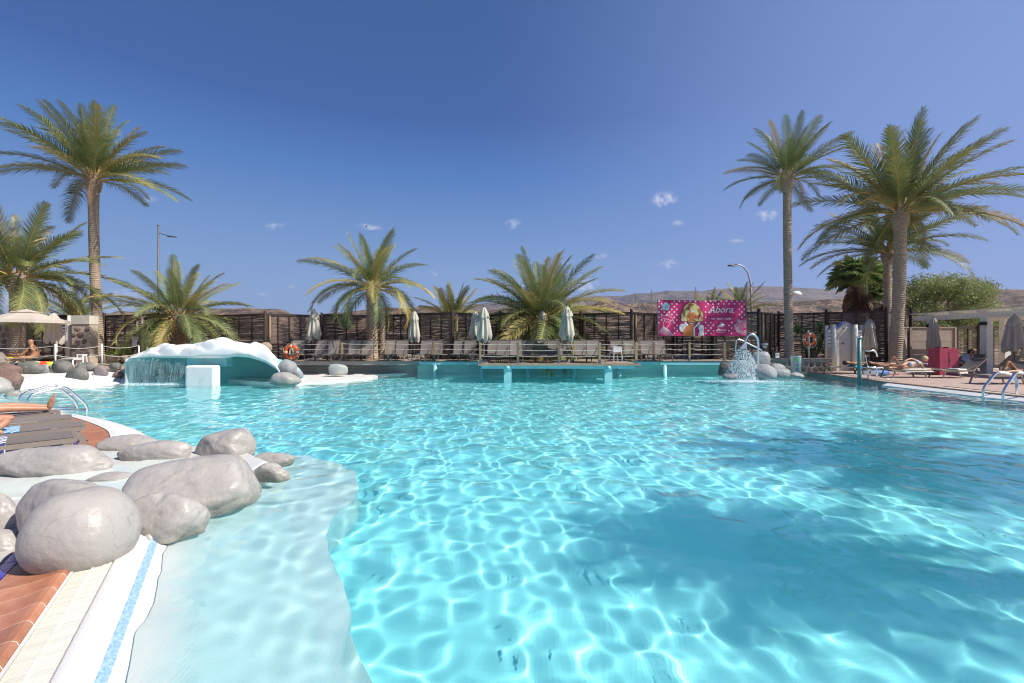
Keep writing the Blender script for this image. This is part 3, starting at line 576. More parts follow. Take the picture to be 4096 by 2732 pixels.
# ================================================================ PALMS
def leafmat(name, g1, g2, y, rnd=.25):
    m = bpy.data.materials.new(name); m.use_nodes = True; nt = m.node_tree; L = nt.links.new; b = nt.nodes['Principled BSDF']; b.inputs['Roughness'].default_value = .5; b.inputs['Specular IOR Level'].default_value = .3
    t = N(nt, 'ShaderNodeTexCoord'); n = N(nt, 'ShaderNodeTexNoise'); L(t.outputs['Object'], n.inputs[0]); n.inputs['Scale'].default_value = 9; n.inputs['Detail'].default_value = 3
    r = N(nt, 'ShaderNodeMapRange'); L(n.outputs[0], r.inputs[0]); r.inputs[1].default_value = .38; r.inputs[2].default_value = .62
    x = N(nt, 'ShaderNodeMixRGB'); L(r.outputs[0], x.inputs[0]); x.inputs[1].default_value = (*g1, 1); x.inputs[2].default_value = (*g2, 1)
    sp = N(nt, 'ShaderNodeSeparateXYZ'); L(t.outputs['Object'], sp.inputs[0]); oi = N(nt, 'ShaderNodeObjectInfo')
    # ageing: tips and some whole fronds go yellow
    mr = N(nt, 'ShaderNodeMapRange'); L(sp.outputs[0], mr.inputs[0]); mr.inputs[1].default_value = .45; mr.inputs[2].default_value = 1.1; mr.inputs[3].default_value = 0; mr.inputs[4].default_value = .35
    pw = N(nt, 'ShaderNodeMath', operation='POWER'); L(oi.outputs['Random'], pw.inputs[0]); pw.inputs[1].default_value = 6
    ad = N(nt, 'ShaderNodeMath', operation='MULTIPLY_ADD', use_clamp=True); L(mr.outputs[0], ad.inputs[0]); L(oi.outputs['Random'], ad.inputs[1]); L(pw.outputs[0], ad.inputs[2])
    y_ = N(nt, 'ShaderNodeMixRGB'); L(ad.outputs[0], y_.inputs[0]); L(x.outputs[0], y_.inputs[1]); y_.inputs[2].default_value = (*y, 1)
    L(y_.outputs[0], b.inputs['Base Color'])
    tr = N(nt, 'ShaderNodeBsdfTranslucent'); L(y_.outputs[0], tr.inputs[0]); ms = N(nt, 'ShaderNodeMixShader'); ms.inputs[0].default_value = .22
    L(b.outputs[0], ms.inputs[1]); L(tr.outputs[0], ms.inputs[2]); L(ms.outputs[0], nt.nodes['Material Output'].inputs[0]); return m
M_leaf = leafmat('palm_leaf', (.115, .175, .065), (.20, .24, .095), (.52, .39, .12))
M_leafd = leafmat('palm_leaf_dark', (.10, .155, .055), (.18, .215, .08), (.44, .32, .11))
M_rach = mat('rachis', (.42, .27, .07), .5, (.30, .26, .09), 4)
M_deadf = mat('dead_frond', (.30, .19, .09), .8, (.22, .13, .07), 6)
M_trunk = mat('palm_trunk', (.45, .345, .25), .9, (.29, .215, .155), 6, .8, 14, stretch=(1, 1, 3.5), bdist=.05)
M_boot = mat('palm_boot', (.36, .26, .18), .9, (.22, .15, .10), 9, .5, 30, rand=.2)
def frond_mesh(droop, seed, m, n=64, width=.20, dead=False):
    rg = random.Random(seed); pts = []; tans = []; x = z = 0.; th = 0.; y = 0; K = 24; side_bend = (rg.random() - .5) * .25
    for i in range(K + 1):
        t = i / K; th = -droop * t ** 1.25; pts.append(Vector((x, y, z))); tans.append(Vector((math.cos(th), side_bend * t, math.sin(th))).normalized())
        x += math.cos(th) / K; z += math.sin(th) / K; y += side_bend * t / K
    mb = MB()
    mb.mi = 1; mb.tube(pts[::3], [.011 * (1 - .8 * i / 8) for i in range(9)], 4, False)
    mb.mi = 0
    for i in range(n):
        t = .13 + .87 * (i + .5) / n; q = t * K; k = min(int(q), K - 1); p = pts[k].lerp(pts[k + 1], q - k); T_ = tans[k]
        for s in (-1, 1):
            ln = width * (math.sin(math.pi * min(1, (t * .80 + .17))) ** .55) * rg.uniform(.85, 1.1)
            if t > .93: ln *= .8
            sd = Vector((-T_.y, T_.x, 0)).normalized() * s; up = T_.cross(sd) * s; up = up if up.z > 0 else -up
            fwd = .55 + .7 * t
            d = (T_ * fwd + sd * rg.uniform(.75, 1.0) + up * rg.uniform(.15, .55) * (0 if dead else 1)).normalized()
            w = T_ * .0058
            mid = p + d * ln * .55 + Vector((0, 0, -ln * .05)); tip = p + d * ln + Vector((0, 0, -ln * rg.uniform(.16, .5)))
            if dead: mid.z -= ln * .3; tip.z -= ln * .6
            mb.add([p - w, p + w, mid + w * .9, mid - w * .9, tip], [(0, 1, 2, 3), (3, 2, 4)])
    return mb.mesh('frond', m, M_rach if not dead else m)
DRO = [.25, .55, .9, 1.3, 1.75, 2.2]
FM = {('l', i): [frond_mesh(d, 10 * i + k, M_leaf) for k in range(2)] for i, d in enumerate(DRO)}
FM.update({('d', i): [frond_mesh(d, 10 * i + k + 5, M_leafd, 60, .19) for k in range(2)] for i, d in enumerate(DRO)})
FDEAD = frond_mesh(1.6, 99, M_deadf, 40, .14, True)
BOOTM = MB().add([(-.5, 0, 0), (.5, 0, 0), (.32, .55, .9), (-.32, .55, .9), (0, -.25, .4)], [(0, 1, 4), (1, 2, 4), (2, 3, 4), (3, 0, 4)]).mesh('boot', M_boot)
def palm(label, base, zc, r0, flen, nf, el=(82, -12), dro=(0, 4), kind='l', boss=1.5, shaggy=False, lean=(0, 0), group=None, dead=1, seed=0, wind=(0, 0), ringh=.11, bossh=1.0, name='palm_tree'):
    rg = random.Random(seed); base = Vector(base); T = thing(name, label, 'palm tree', base, group); H = zc - base.z
    path = lambda t: Vector((lean[0] * math.sin(t * 1.9) / math.sin(1.9), lean[1] * t, t * H))
    mb = MB(); nseg = max(4, int(H / ringh) * 2); n = 20; vs = []
    for i in range(nseg + 1):
        t = i / nseg; c = path(t); z = t * H
        flare = 1 + .28 * math.exp(-z / .35); tb = H - bossh
        bo = 1 + (boss - 1) * max(0, math.sin(math.pi * min(1, max(0, (z - tb + .15) / (bossh * 1.15))))) ** .7 if z > tb - .15 else 1
        ring = 1 + (.055 if i % 2 else -.035)
        for k in range(n):
            a = 2 * math.pi * k / n; rr = r0 * flare * bo * ring * (1 + .05 * noise.noise(Vector((math.cos(a) * 2, math.sin(a) * 2, z * 3 + seed))))
            vs.append((c.x + rr * math.cos(a), c.y + rr * math.sin(a), c.z + (.03 * noise.noise(Vector((a * 1.2, z * 2, seed))) if 0 < i < nseg else 0)))
    mb.add(vs, [(i * n + k, i * n + (k + 1) % n, (i + 1) * n + (k + 1) % n, (i + 1) * n + k) for i in range(nseg) for k in range(n)] + [tuple(nseg * n + k for k in range(n))], False)
    mb.build('trunk', M_trunk, T, world=False)
    bb = MB(); z0b = 0.2 if shaggy else H - bossh * 1.05; nb = int((H - z0b) / .075 * 6); nb = min(nb, 420)
    for i in range(nb):
        t = (i + .5) / nb; z = z0b + (H - z0b) * t; a = i * 2.39996; c = path(min(1, z / H)); s = r0 * (.42 if not shaggy else .5); bo = 1 + (boss - 1) * max(0, math.sin(math.pi * min(1, max(0, (z - H + bossh + .15) / (bossh * 1.15)))))**.7
        M = Matrix.Translation(Vector((c.x + r0 * bo * .93 * math.cos(a), c.y + r0 * bo * .93 * math.sin(a), z))) @ Matrix.Rotation(a - math.pi / 2, 4, 'Z') @ Matrix.Rotation(rg.uniform(-.5, .1), 4, 'X')
        w_, l_ = s * rg.uniform(.7, 1.1), s * rg.uniform(.8, 1.6) * (1.0 if not shaggy else 1.3)
        vv = [M @ Vector(q) for q in [(-.5 * w_, 0, 0), (.5 * w_, 0, 0), (.3 * w_, .35 * l_, .75 * l_), (-.3 * w_, .35 * l_, .75 * l_), (0, .30 * l_, .2 * l_)]]
        bb.add(vv, [(0, 1, 4), (1, 2, 4), (2, 3, 4), (3, 0, 4), (0, 3, 2, 1)])
    b_ = bb.build('leaf_bases', M_boot, T, world=False, recalc=False)
    top = path(1)
    for i in range(nf):
        t = i / (nf - 1); az = i * 2.39996 + rg.uniform(-.2, .2); e = R(el[0] + (el[1] - el[0]) * t ** .85 + rg.uniform(-7, 7)); di = min(5, max(0, int(round(dro[0] + (dro[1] - dro[0]) * t + rg.uniform(-.6, .6)))))
        me = rg.choice(FM[(kind, di)]); ln = flen * rg.uniform(.85, 1.08) * (.86 + .14 * min(1, t * 2.2))
        M = Matrix.Rotation(az, 3, 'Z') @ Matrix.Rotation(-e, 3, 'Y') @ Matrix.Rotation(rg.uniform(-.5, .5), 3, 'X')
        if wind != (0, 0):
            d = M @ Vector((1, 0, 0)); d2 = (d + Vector((wind[0], wind[1], 0)) * (.25 + .75 * t)).normalized(); M = d.rotation_difference(d2).to_matrix() @ M
        r_ = r0 * boss * .55; p = top + Vector((math.cos(az) * r_, math.sin(az) * r_, -.10 - .35 * t * bossh))
        o = link('frond', me, T, p, M.to_euler(), (ln,) * 3)
    for i in range(dead):
        az = rg.uniform(0, 6.28); o = link('dead_frond', FDEAD, T, top + Vector((math.cos(az) * r0, math.sin(az) * r0, -.3)), (0, R(35), az), (flen * .5,) * 3)
    return T
palm('tallest left palm with ringed trunk and bulging crown base, beside the beige stone pillar', aD(400, 1452, 27) , 11.7, .25, 4.8, 44, (86, 8), (0, 2.1), 'l', 1.5, lean=(-.35, 0), seed=1, dead=1, wind=(.06, 0))
palm('thick-trunked palm cut off by the left edge of the photo, above the open parasol', (-26.6, 24.5, .45), 5.5, .33, 4.7, 50, (80, -22), (0, 4), 'l', 1.5, seed=2, dead=3)
palm('short bushy palm behind the white waterfall grotto', (X(716, 26.3), 26.3, .6), 3.4, .36, 3.8, 52, (84, -24), (.3, 4.6), 'l', 1.45, True, seed=3, dead=2, bossh=.8)
palm('shaggy-trunked palm behind the boardwalk, left of the two central palms', (X(1490, 25.2), 25.2, .75), 4.9, .27, 3.7, 36, (86, -14), (.3, 5), 'l', 1.15, True, seed=4, dead=0, bossh=.6)
palm('small shaggy side stem palm leaning on the central shaggy trunk', (X(1530, 25.4), 25.4, .75), 3.2, .15, .5, 5, (80, 30), (0, 2), 'l', 1.1, True, seed=41, dead=0, bossh=.3)
palm('low green palm with upright fronds standing beyond the fence between the two central palms', (X(1812, 34), 34, .2), 3.6, .3, 3.2, 30, (84, 12), (0, 2), 'l', 1.2, seed=5, dead=0)
palm('wide low palm with drooping yellowed fronds behind two closed parasols', (X(2165, 26), 26, .75), 3.1, .33, 4.6, 76, (86, -24), (.3, 4.8), 'l', 1.35, True, seed=6, dead=2, bossh=.7)
palm('slender tall palm right of the pink banner', aD(3158, 1432, 24.3), 10.8, .20, 3.2, 38, (84, 0), (0, 2.6), 'd', 1.55, lean=(-.12, 0), seed=7, dead=1, wind=(.12, 0))
palm('big full-crowned palm with a thick trunk on the right patio', (X(3578, 24.2), 24.2, .14), 9.0, .275, 5.1, 54, (86, 0), (0, 2.8), 'd', 1.4, lean=(.28, 0), seed=8, dead=1, wind=(.20, -.05), bossh=1.2)
palm('lower palm half hidden behind the big right patio palm', (X(3556, 28.5), 28.5, .14), 7.7, .21, 4.8, 34, (80, 0), (0, 2.4), 'd', 1.6, lean=(-.1, 0), seed=9, dead=2, wind=(.04, 0))
for k, (px, D, z, fl, lb) in enumerate([(2960, 40, 4.6, 3.0, 'palm tips showing above the pink banner, nearest the curved street lamp'), (2840, 42, 4.4, 2.6, 'palm tips showing above the left half of the pink banner'), (300, 38, 3.9, 3.2, 'dark palm beyond the fence, just left of the tallest left palm'), (3085, 40, 2.6, 2.2, 'small palm tip rising above the dark fence gate right of the banner')]):
    palm(lb, (X(px, D), D, .1), z, .25, fl, 18, (80, 25), (0, 2), 'l', 1.2, seed=20 + k, dead=0, name='palm_tree')
# two palms of the near side whose crowns shade the pool
palm('tall palm on the near side of the patio shading the pool', (16.4, -.5, .12), 15.2, .24, 1.6, 84, (85, -30), (1, 4), 'd', 1.5, seed=31, dead=0)
palm('palm on the near patio with a broad crown shading the pool', (16.6, 3.8, .12), 10.8, .26, 2.7, 80, (80, -20), (1, 4), 'd', 1.5, seed=32, dead=0)
# fan palm
def fan_mesh(m, seed):
    rg = random.Random(seed); mb = MB()
    for i in range(22):
        a = R(-135 + 270 * i / 21); r1 = .55; r2 = rg.uniform(.9, 1.05)
        f = lambda r, aa: Vector((r * math.cos(aa), r * math.sin(aa), .12 * abs(math.sin(aa * 3)) * r - .25 * r * r))
        h = R(6.3); mb.add([f(.03, a), f(r1, a - h), f(r2, a) - Vector((0, 0, .22)), f(r1, a + h)], [(0, 1, 2), (0, 2, 3)])
    return mb.mesh('fan_leaf', m)
M_fan = leafmat('fan_leaf_green', (.17, .27, .09), (.28, .38, .13), (.34, .32, .13)); M_fand = mat('fan_leaf_dead', (.34, .22, .15), .9, (.17, .11, .08), 3, rand=.4)
fl_ = [fan_mesh(M_fan, i) for i in range(2)]; fdm = [fan_mesh(M_fand, i) for i in range(2)]
def fanpalm(label, base, zc, r0, s, nn=44, nd=40):
    T = thing('fan_palm', label, 'palm tree', base); H = zc - base[2]
    MB().lathe([(r0 * 1.2, 0), (r0, H * .5), (r0 * 1.1, H)], 14).build('trunk', M_trunk, T, world=False)
    for i in range(nn + nd):
        live = i < nn; t = i / nn if live else (i - nn) / nd; az = i * 2.4; e = R(85 - 75 * t) if live else R(-25 - 50 * t + random.uniform(-15, 15))
        L_ = s * (.9 if live else .75 + .25 * random.random()); d = Vector((math.cos(e) * math.cos(az), math.cos(e) * math.sin(az), math.sin(e)))
        p = Vector((0, 0, H - (.0 if live else .2 + t * s * .9))) + d * L_ * (random.uniform(.6, .85) if live else .35)
        o = link('fan_leaf' if live else 'dead_leaf', random.choice(fl_ if live else fdm), T, p); o.rotation_euler = (Matrix.Rotation(az, 3, 'Z') @ Matrix.Rotation(-e + (.1 + .35 * t if live else .5), 3, 'Y') @ Matrix.Rotation(random.uniform(-.5, .5), 3, 'X')).to_euler()
        k = L_ * (.55 if live else .62) * random.uniform(.85, 1.1); o.scale = (k, k * (1 if live else .55), k)
fanpalm('fan palm with a skirt of dead brown leaves behind the fence', (X(3428, 34), 34, .1), 5.9, .33, 2.1, 54, 64)
fanpalm('dark fan palm partly hidden behind the two right trunks', (X(3500, 35), 35, .1), 4.7, .3, 1.5, 34, 30)
# broadleaf trees
def leaf_cloud(lumps, n, size, seed, hang=0.):
    rg = np.random.default_rng(seed); mb_v = []; mb_f = []
    wts = np.array([l[3] * l[4] * l[5] for l in lumps]) ** .66; wts /= wts.sum()
    for i in range(n):
        l = lumps[rg.choice(len(lumps), p=wts)]; d = rg.normal(size=3); d /= np.linalg.norm(d); k = rg.uniform(.55, 1.05); c = np.array(l[:3]) + d * np.array(l[3:6]) * k
        for _ in range(3):
            c2 = c + rg.normal(size=3) * size * 1.4; a = rg.normal(size=3); a /= np.linalg.norm(a); b = np.cross(a, rg.normal(size=3)); b /= np.linalg.norm(b); s = size * rg.uniform(.6, 1.2); o = len(mb_v)
            mb_v += [tuple(c2 - a * s), tuple(c2 + b * s * .38), tuple(c2 + a * s), tuple(c2 - b * s * .38)]; mb_f.append((o, o + 1, o + 2, o + 3))
    mb = MB(); mb.v = mb_v; mb.f = mb_f; mb.m = [0] * len(mb_f); mb.sm = [False] * len(mb_f); return mb
def tree(name, label, cat, base, lumps, n, size, m, seed, trunk=.25, tw=True):
    T = thing(name, label, cat, base); base = Vector(base)
    if tw:
        mb = MB()
        for i, l in enumerate(lumps):
            c = Vector(l[:3]); mid = c * .45 + Vector((random.uniform(-.3, .3), random.uniform(-.3, .3), 0)); mb.tube([(0, 0, -.1), (mid.x * .25, mid.y * .25, c.z * .3), mid, c], [trunk, trunk * .8, trunk * .5, trunk * .12], 7)
        mb.build('trunk', M_trunk, T, world=False)
    leaf_cloud(lumps, n, size, seed).build('crown', m, T, world=False, recalc=False); return T
M_tree = mat('tree_leaf', (.17, .20, .06), .6, (.34, .37, .13), .9, trans=.3, thr=(.4, .6))
M_bush = mat('shrub_leaf', (.22, .30, .04), .5, (.34, .42, .07), 3, trans=.3)
lum = [(a, b, c * 1.3, d, e, f * 1.15) for a, b, c, d, e, f in [(0, 0, 4.4, 1.5, 1.4, .9), (2.0, 0, 4.2, 1.4, 1.2, .8), (-1.9, 0, 4.4, 1.2, 1.2, .8), (0, 0, 3.1, 1.9, 1.8, 1.3), (-2.2, 0, 2.6, 1.5, 1.5, 1.3), (2.2, .3, 2.9, 1.9, 1.6, 1.1), (.9, -.6, 4.1, 1.9, 1.5, .8), (-1.2, 0, 4.2, 1.4, 1.4, .8), (3.8, 0, 2.2, 1.4, 1.3, .9), (-3.2, .2, 3.6, 1.2, 1.2, .9), (1.6, -1, 1.9, 2.6, 1.3, 1.0), (-2.0, -1, 1.6, 1.8, 1.2, .9), (4.9, 0, 1.4, 1.0, 1.0, .7)]]
tree('green_tree', 'bushy bright green tree beyond the beige screen right of the big palm', 'tree', (X(3790, 34), 34, .1), lum, 13000, .085, M_tree, 1)
tree('green_tree', 'thin grey-green bush at the right edge beyond the pergola', 'tree', (X(4060, 38), 38, .1), [(0, 0, 2.6, 1.8, 1.5, 1.1), (2.5, 0, 2.2, 2, 1.5, 1.2), (-1.6, 0, 1.8, 1.5, 1.2, .8), (0, -1, 1.2, 3, 1.2, .9)], 1500, .085, mat('tree_leaf_grey', (.16, .16, .09), .7, (.26, .24, .14), 1.2, trans=.3), 2)
tree('shrub', 'yellow-green shrub behind the rope fence beside the tall left palm', 'shrub', (X(475, 25.5), 25.5, .45), [(0, 0, .45, .75, .5, .5), (.35, 0, .6, .5, .4, .4)], 900, .05, M_bush, 3, .04)
tree('vine', 'thin green vine climbing beside the log post of the central fence', 'vine', (X(1820, 25.2), 24.9, .75), [(0, 0, .7, .1, .08, .7), (.08, 0, 1.6, .06, .06, .9)], 130, .035, M_bush, 4, .02, False)
# yucca
YU = thing('yucca', 'spiky bright green yucca behind the orange lifebuoy', 'yucca', (X(3245, 25.6), 25.6, .55))
M_yuc = leafmat('yucca_leaf', (.06, .12, .025), (.14, .24, .05), (.2, .22, .06))
for i, (dx, dy, z, s) in enumerate([(.35, -.2, 1.75, .75), (-.75, .0, 1.65, .65), (-.15, .1, 1.45, .75), (.7, .1, 1.25, .7), (-.6, -.3, .95, .7), (.25, -.3, .85, .75), (.6, -.2, .45, .6), (-.3, -.2, .4, .6)]):
    mb = MB()
    for k in range(58):
        az = k * 2.4; e = R(80 - 115 * k / 58); d = Vector((math.cos(e) * math.cos(az), math.cos(e) * math.sin(az), math.sin(e))); sd = d.cross(Vector((0, 0, 1))).normalized() * .026; L_ = s * random.uniform(.8, 1.1)
        c = Vector((dx, dy, z)); mb.add([c - sd * .6, c + sd * .6, c + d * L_ * .5 + sd, c + d * L_ * .5 - sd, c + d * L_ - Vector((0, 0, .06))], [(0, 1, 2, 3), (3, 2, 4)])
    mb.build('rosette', M_yuc, YU, world=False, recalc=False)
mb = MB()
for dx, z in ((.3, 1.7), (-.6, 1.6), (0, 1.4), (.6, 1.2)): mb.tube([(0, 0, -.2), (dx * .7, 0, z * .6), (dx, 0, z)], [.1, .08, .06], 8)
mb.build('stem', M_trunk, YU, world=False)
mb = MB(); mb.tube([(-.75, 0, 1.7), (-.77, 0, 2.5)], .02, 6)
for k in range(50): mb.blob((-.77 + random.uniform(-.09, .09), random.uniform(-.08, .08), random.uniform(2.0, 2.5)), (.035, .035, .03), 0, 0)
mb.build('flower_spike', mat('dry_flower', (.42, .33, .2), .9), YU, world=False)
# ================================================================ BOULDERS
def boulder(label, px0, py0, px1, py1, zb, h, m=None, rough=.10, seed=0, D=None, ryk=.6, rz=0., fr=1.1, group=None, name='boulder', sub=5, flatk=.55, label_cat='boulder', facet=7):
    Df = D or 1820 * (CAMZ - zb - .12 * h) / (py1 - 1366)
    if D is None and py0 > 1400:
        Dt = 1820 * (CAMZ - zb - h * .93) / (py0 - 1366); c = (Df + Dt) / 2; ry = max(.12, (Dt - Df) / 2 + .08 * h)
    else: c = Df; ry = (px1 - px0) / 2 * Df / 1820 * ryk
    x = X((px0 + px1) / 2, c); rx = (px1 - px0) / 2 * c / 1820 / math.sqrt(1 + .6 * (x / c) ** 2)
    rzv = h * flatk * 1.12 if flatk > .5 else h
    T = MB(); T.blob((0, 0, 0), (rx * 1.02, ry * 1.04, h * .66), sub, rough, fr, seed, flat=.62, facet=facet)
    o = T.build(name, m or M_boul, world=False); o.location = (x, c, zb + h * .38); o.rotation_euler = (0, 0, rz)
    tag(o, label, label_cat, group); recv(o); return o
B = boulder
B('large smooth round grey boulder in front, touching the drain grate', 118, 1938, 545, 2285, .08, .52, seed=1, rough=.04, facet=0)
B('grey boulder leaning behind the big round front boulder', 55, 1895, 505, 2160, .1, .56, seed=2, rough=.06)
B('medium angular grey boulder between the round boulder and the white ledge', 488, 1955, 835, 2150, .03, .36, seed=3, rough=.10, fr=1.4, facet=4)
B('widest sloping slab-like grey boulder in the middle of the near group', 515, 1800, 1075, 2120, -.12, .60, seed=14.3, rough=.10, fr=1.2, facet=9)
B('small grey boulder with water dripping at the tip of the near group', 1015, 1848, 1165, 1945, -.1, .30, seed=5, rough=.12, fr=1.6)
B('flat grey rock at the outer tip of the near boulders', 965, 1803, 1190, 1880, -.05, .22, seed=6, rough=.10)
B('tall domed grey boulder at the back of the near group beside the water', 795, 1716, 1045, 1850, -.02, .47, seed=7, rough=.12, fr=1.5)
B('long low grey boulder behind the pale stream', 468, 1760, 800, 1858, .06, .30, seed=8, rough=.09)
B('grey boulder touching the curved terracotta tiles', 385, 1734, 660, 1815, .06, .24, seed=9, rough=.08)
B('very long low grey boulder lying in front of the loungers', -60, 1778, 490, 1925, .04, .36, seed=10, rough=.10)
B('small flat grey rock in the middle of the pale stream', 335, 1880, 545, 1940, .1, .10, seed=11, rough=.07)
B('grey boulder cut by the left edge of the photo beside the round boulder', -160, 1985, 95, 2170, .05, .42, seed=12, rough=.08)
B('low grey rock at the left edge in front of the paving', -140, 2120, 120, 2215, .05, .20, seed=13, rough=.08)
# far-left shore stones
Ls = lambda l, a, b, c, d, D, m, s, **k: B(l, a, b, c, d, Z(d, D) + 0, (d - b) * D / 1820 * 1.05, m, seed=s, D=D, rough=.14, fr=1.6, sub=3, name='stone', label_cat='stone', **k)
Ls('dark red-brown volcanic stone by the pool at the far left', -90, 1480, 112, 1562, 16.3, M_red, 21, ryk=.35)
Ls('long red-brown stone at the left edge in front of the sunbathers', -60, 1455, 108, 1500, 18.2, M_red, 22, ryk=.4)
Ls('flat grey-brown stone in front of the striped towel lounger', 60, 1448, 185, 1492, 18.6, M_dstone, 23, ryk=.4)
Ls('small bluish stone right of the flat grey-brown stone', 165, 1460, 198, 1490, 18.7, M_boul2, 24)
Ls('dark blocky stone standing on the white shore', 203, 1438, 298, 1485, 19.0, M_dstone, 25, ryk=.5)
Ls('large dark green-grey stone hanging over the white shore', 256, 1470, 364, 1525, 18.2, M_dstone, 26, ryk=.4)
Ls('flat dark stone behind the large green-grey stone', 295, 1456, 350, 1480, 19.3, M_dstone, 27)
Ls('olive brown stone in the white shore wall', 312, 1450, 390, 1482, 19.6, M_dstone, 28, ryk=.5)
Ls('lilac-grey angular stone in the white shore wall', 374, 1462, 438, 1504, 19.0, mat('stone_lilac', (.27, .22, .21), .8, (.2, .17, .165), 4, .4, 12), 29, ryk=.5)
Ls('dark oval stone beside the waterfall grotto', 430, 1450, 494, 1480, 19.7, M_dstone, 30, ryk=.5)
Ls('small brown stone low in the white shore wall', 450, 1485, 496, 1506, 19.1, M_red, 31)
Ls('wet grey boulder at the left foot of the grotto waterfall', 488, 1440, 560, 1512, 19.3, M_boul2, 32, ryk=.5)
Ls('tiny dark stone between two larger shore stones', 366, 1494, 382, 1506, 18.8, M_dstone, 33)
Ls('pale blue-grey boulder at the left edge of the pool', -80, 1515, 66, 1580, 15.4, M_boul, 34, ryk=.5)
Ls('low pale rock at the waterline by the left ladder', 15, 1565, 90, 1600, 14.5, M_boul, 35, ryk=.6)
Ls('tan rock beside the yellow-green shrub', 425, 1418, 480, 1446, 24, M_tan, 36); Ls('rounded tan rock left of the grotto roof', 480, 1420, 524, 1446, 24, M_tan, 37)
Ls('tan rock behind the right end of the grotto roof', 1035, 1372, 1090, 1410, 21.8, M_tan, 38)
# around the grotto's right end
Rb = lambda l, a, b, c, d, D, s, m=M_boul2, **k: B(l, a, b, c, d, Z(d, D), (d - b) * D / 1820 * 1.02, m, seed=s, D=D, rough=.09, fr=1.3, sub=3, **k)
Rb('upright grey boulder at the right end of the grotto', 1112, 1441, 1190, 1502, 18.6, 41, ryk=.7); Rb('small round grey boulder right of the upright one', 1165, 1480, 1212, 1514, 18.5, 42, ryk=.8)
Rb('smooth pale dome boulder at the waterline by the grotto', 1083, 1490, 1202, 1540, 17.9, 43, M_boul, ryk=.7); Rb('pale oval boulder lying on the white ledge below the boardwalk', 1311, 1455, 1394, 1499, 21.5, 44, mat('boulder_pale', (.40, .41, .38), .6, (.30, .31, .29), 3, .3, 12), ryk=.6)
# fountain boulders
Rb('big rounded grey boulder behind the fountain', 2985, 1403, 3082, 1482, 20.5, 51, M_boul2, ryk=.8); Rb('grey boulder seen through the fountain water', 2900, 1440, 3010, 1512, 20.2, 52, M_boul2, ryk=.6)
Rb('rough dark boulder at the right end of the boardwalk wall', 2866, 1442, 2940, 1500, 21.8, 53, M_dstone, ryk=.5); Rb('long sloping grey boulder right of the fountain', 3010, 1460, 3110, 1512, 19.8, 54, ryk=.7)
Rb('flat grey boulder in front of the planter wall', 3060, 1455, 3138, 1482, 21, 55, ryk=.7); Rb('grey boulder at the waterline right of the fountain', 3055, 1470, 3165, 1508, 20, 56, ryk=.6)
Rb('small bluish rock at the corner of the patio', 3150, 1490, 3218, 1510, 19.9, 57, ryk=.6); Rb('low grey rock left of the fountain pipe', 2880, 1490, 2960, 1515, 19.9, 58, ryk=.6)
# ================================================================ GROTTO
GT = thing('waterfall_grotto', 'white lumpy artificial-rock grotto with a teal cave and a sheet of falling water', 'grotto', (X(810, 19), 19, 0))
lipx = [490, 520, 600, 700, 765, 880, 915, 945, 1000, 1060, 1105, 1122, 1135]
lipy = [1462, 1434, 1430, 1432, 1433, 1433, 1431, 1426, 1431, 1450, 1478, 1500, 1545]
topx = [480, 515, 560, 600, 645, 695, 735, 770, 800, 850, 890, 940, 1000, 1030, 1060, 1095, 1120, 1138]
topy = [1462, 1428, 1398, 1382, 1372, 1362, 1357, 1358, 1351, 1340, 1348, 1349, 1360, 1382, 1394, 1412, 1450, 1505]
cols = 130; rws = 34; Vg = []
for j in range(rws):
    s = j / (rws - 1)
    for i in range(cols):
        px = 490 + (1135 - 490) * i / (cols - 1); D0 = 18.35 + .25 * math.sin((px - 490) / 645 * math.pi) * -1
        ed = 1.0
        zl = Z(np.interp(px, lipx, lipy), D0); zt = Z(np.interp(px, topx, topy), D0 + 1.5); zt = max(zt, zl + .1)
        band_ = (zt - zl) * (.62 if px > 780 else .40)
        if s < .12: y = D0 + .10 * (1 - s / .12) ** 2; z = zl + band_ * .3 * (s / .12)
        elif s < .35: q = (s - .12) / .23; y = D0 + .12 * q ** 2; z = zl + band_ * (.3 + .7 * q)
        else:
            q = (s - .35) / .65; y = D0 + .12 + 3.4 * q; z = zl + band_ + (zt - zl - band_) * math.sin(min(1, q * 1.25) * math.pi / 2) ** .8 - max(0, q - .55) * 1.2
        p = Vector((X(px, D0) * 1.15, y * 1.0, z * 1.4))
        f1 = noise.voronoi(Vector((p.x * .75, p.y * .8, p.z * .9)) + Vector((.3, 0, 0)))[0][0]; lump = 1 - min(1, f1 / .55) ** 2; amt = min(1, max(0, (s - .16) * 4)) * min(1, (1 - s) * 8)
        z += (lump * .36 - .15) * amt * min(1, (zt - zl) * 1.6); y -= .16 * amt * (lump - .3) * (1 if s < .6 else .2)
        Vg.append((X(px, D0) * (1 + (y - D0) / D0 * .92), y, z))
mb = MB(); mb.add(Vg, [(j * cols + i, j * cols + i + 1, (j + 1) * cols + i + 1, (j + 1) * cols + i) for j in range(rws - 1) for i in range(cols - 1)], True)
o = mb.build('roof', M_grotto, GT, recalc=False); recv(o)
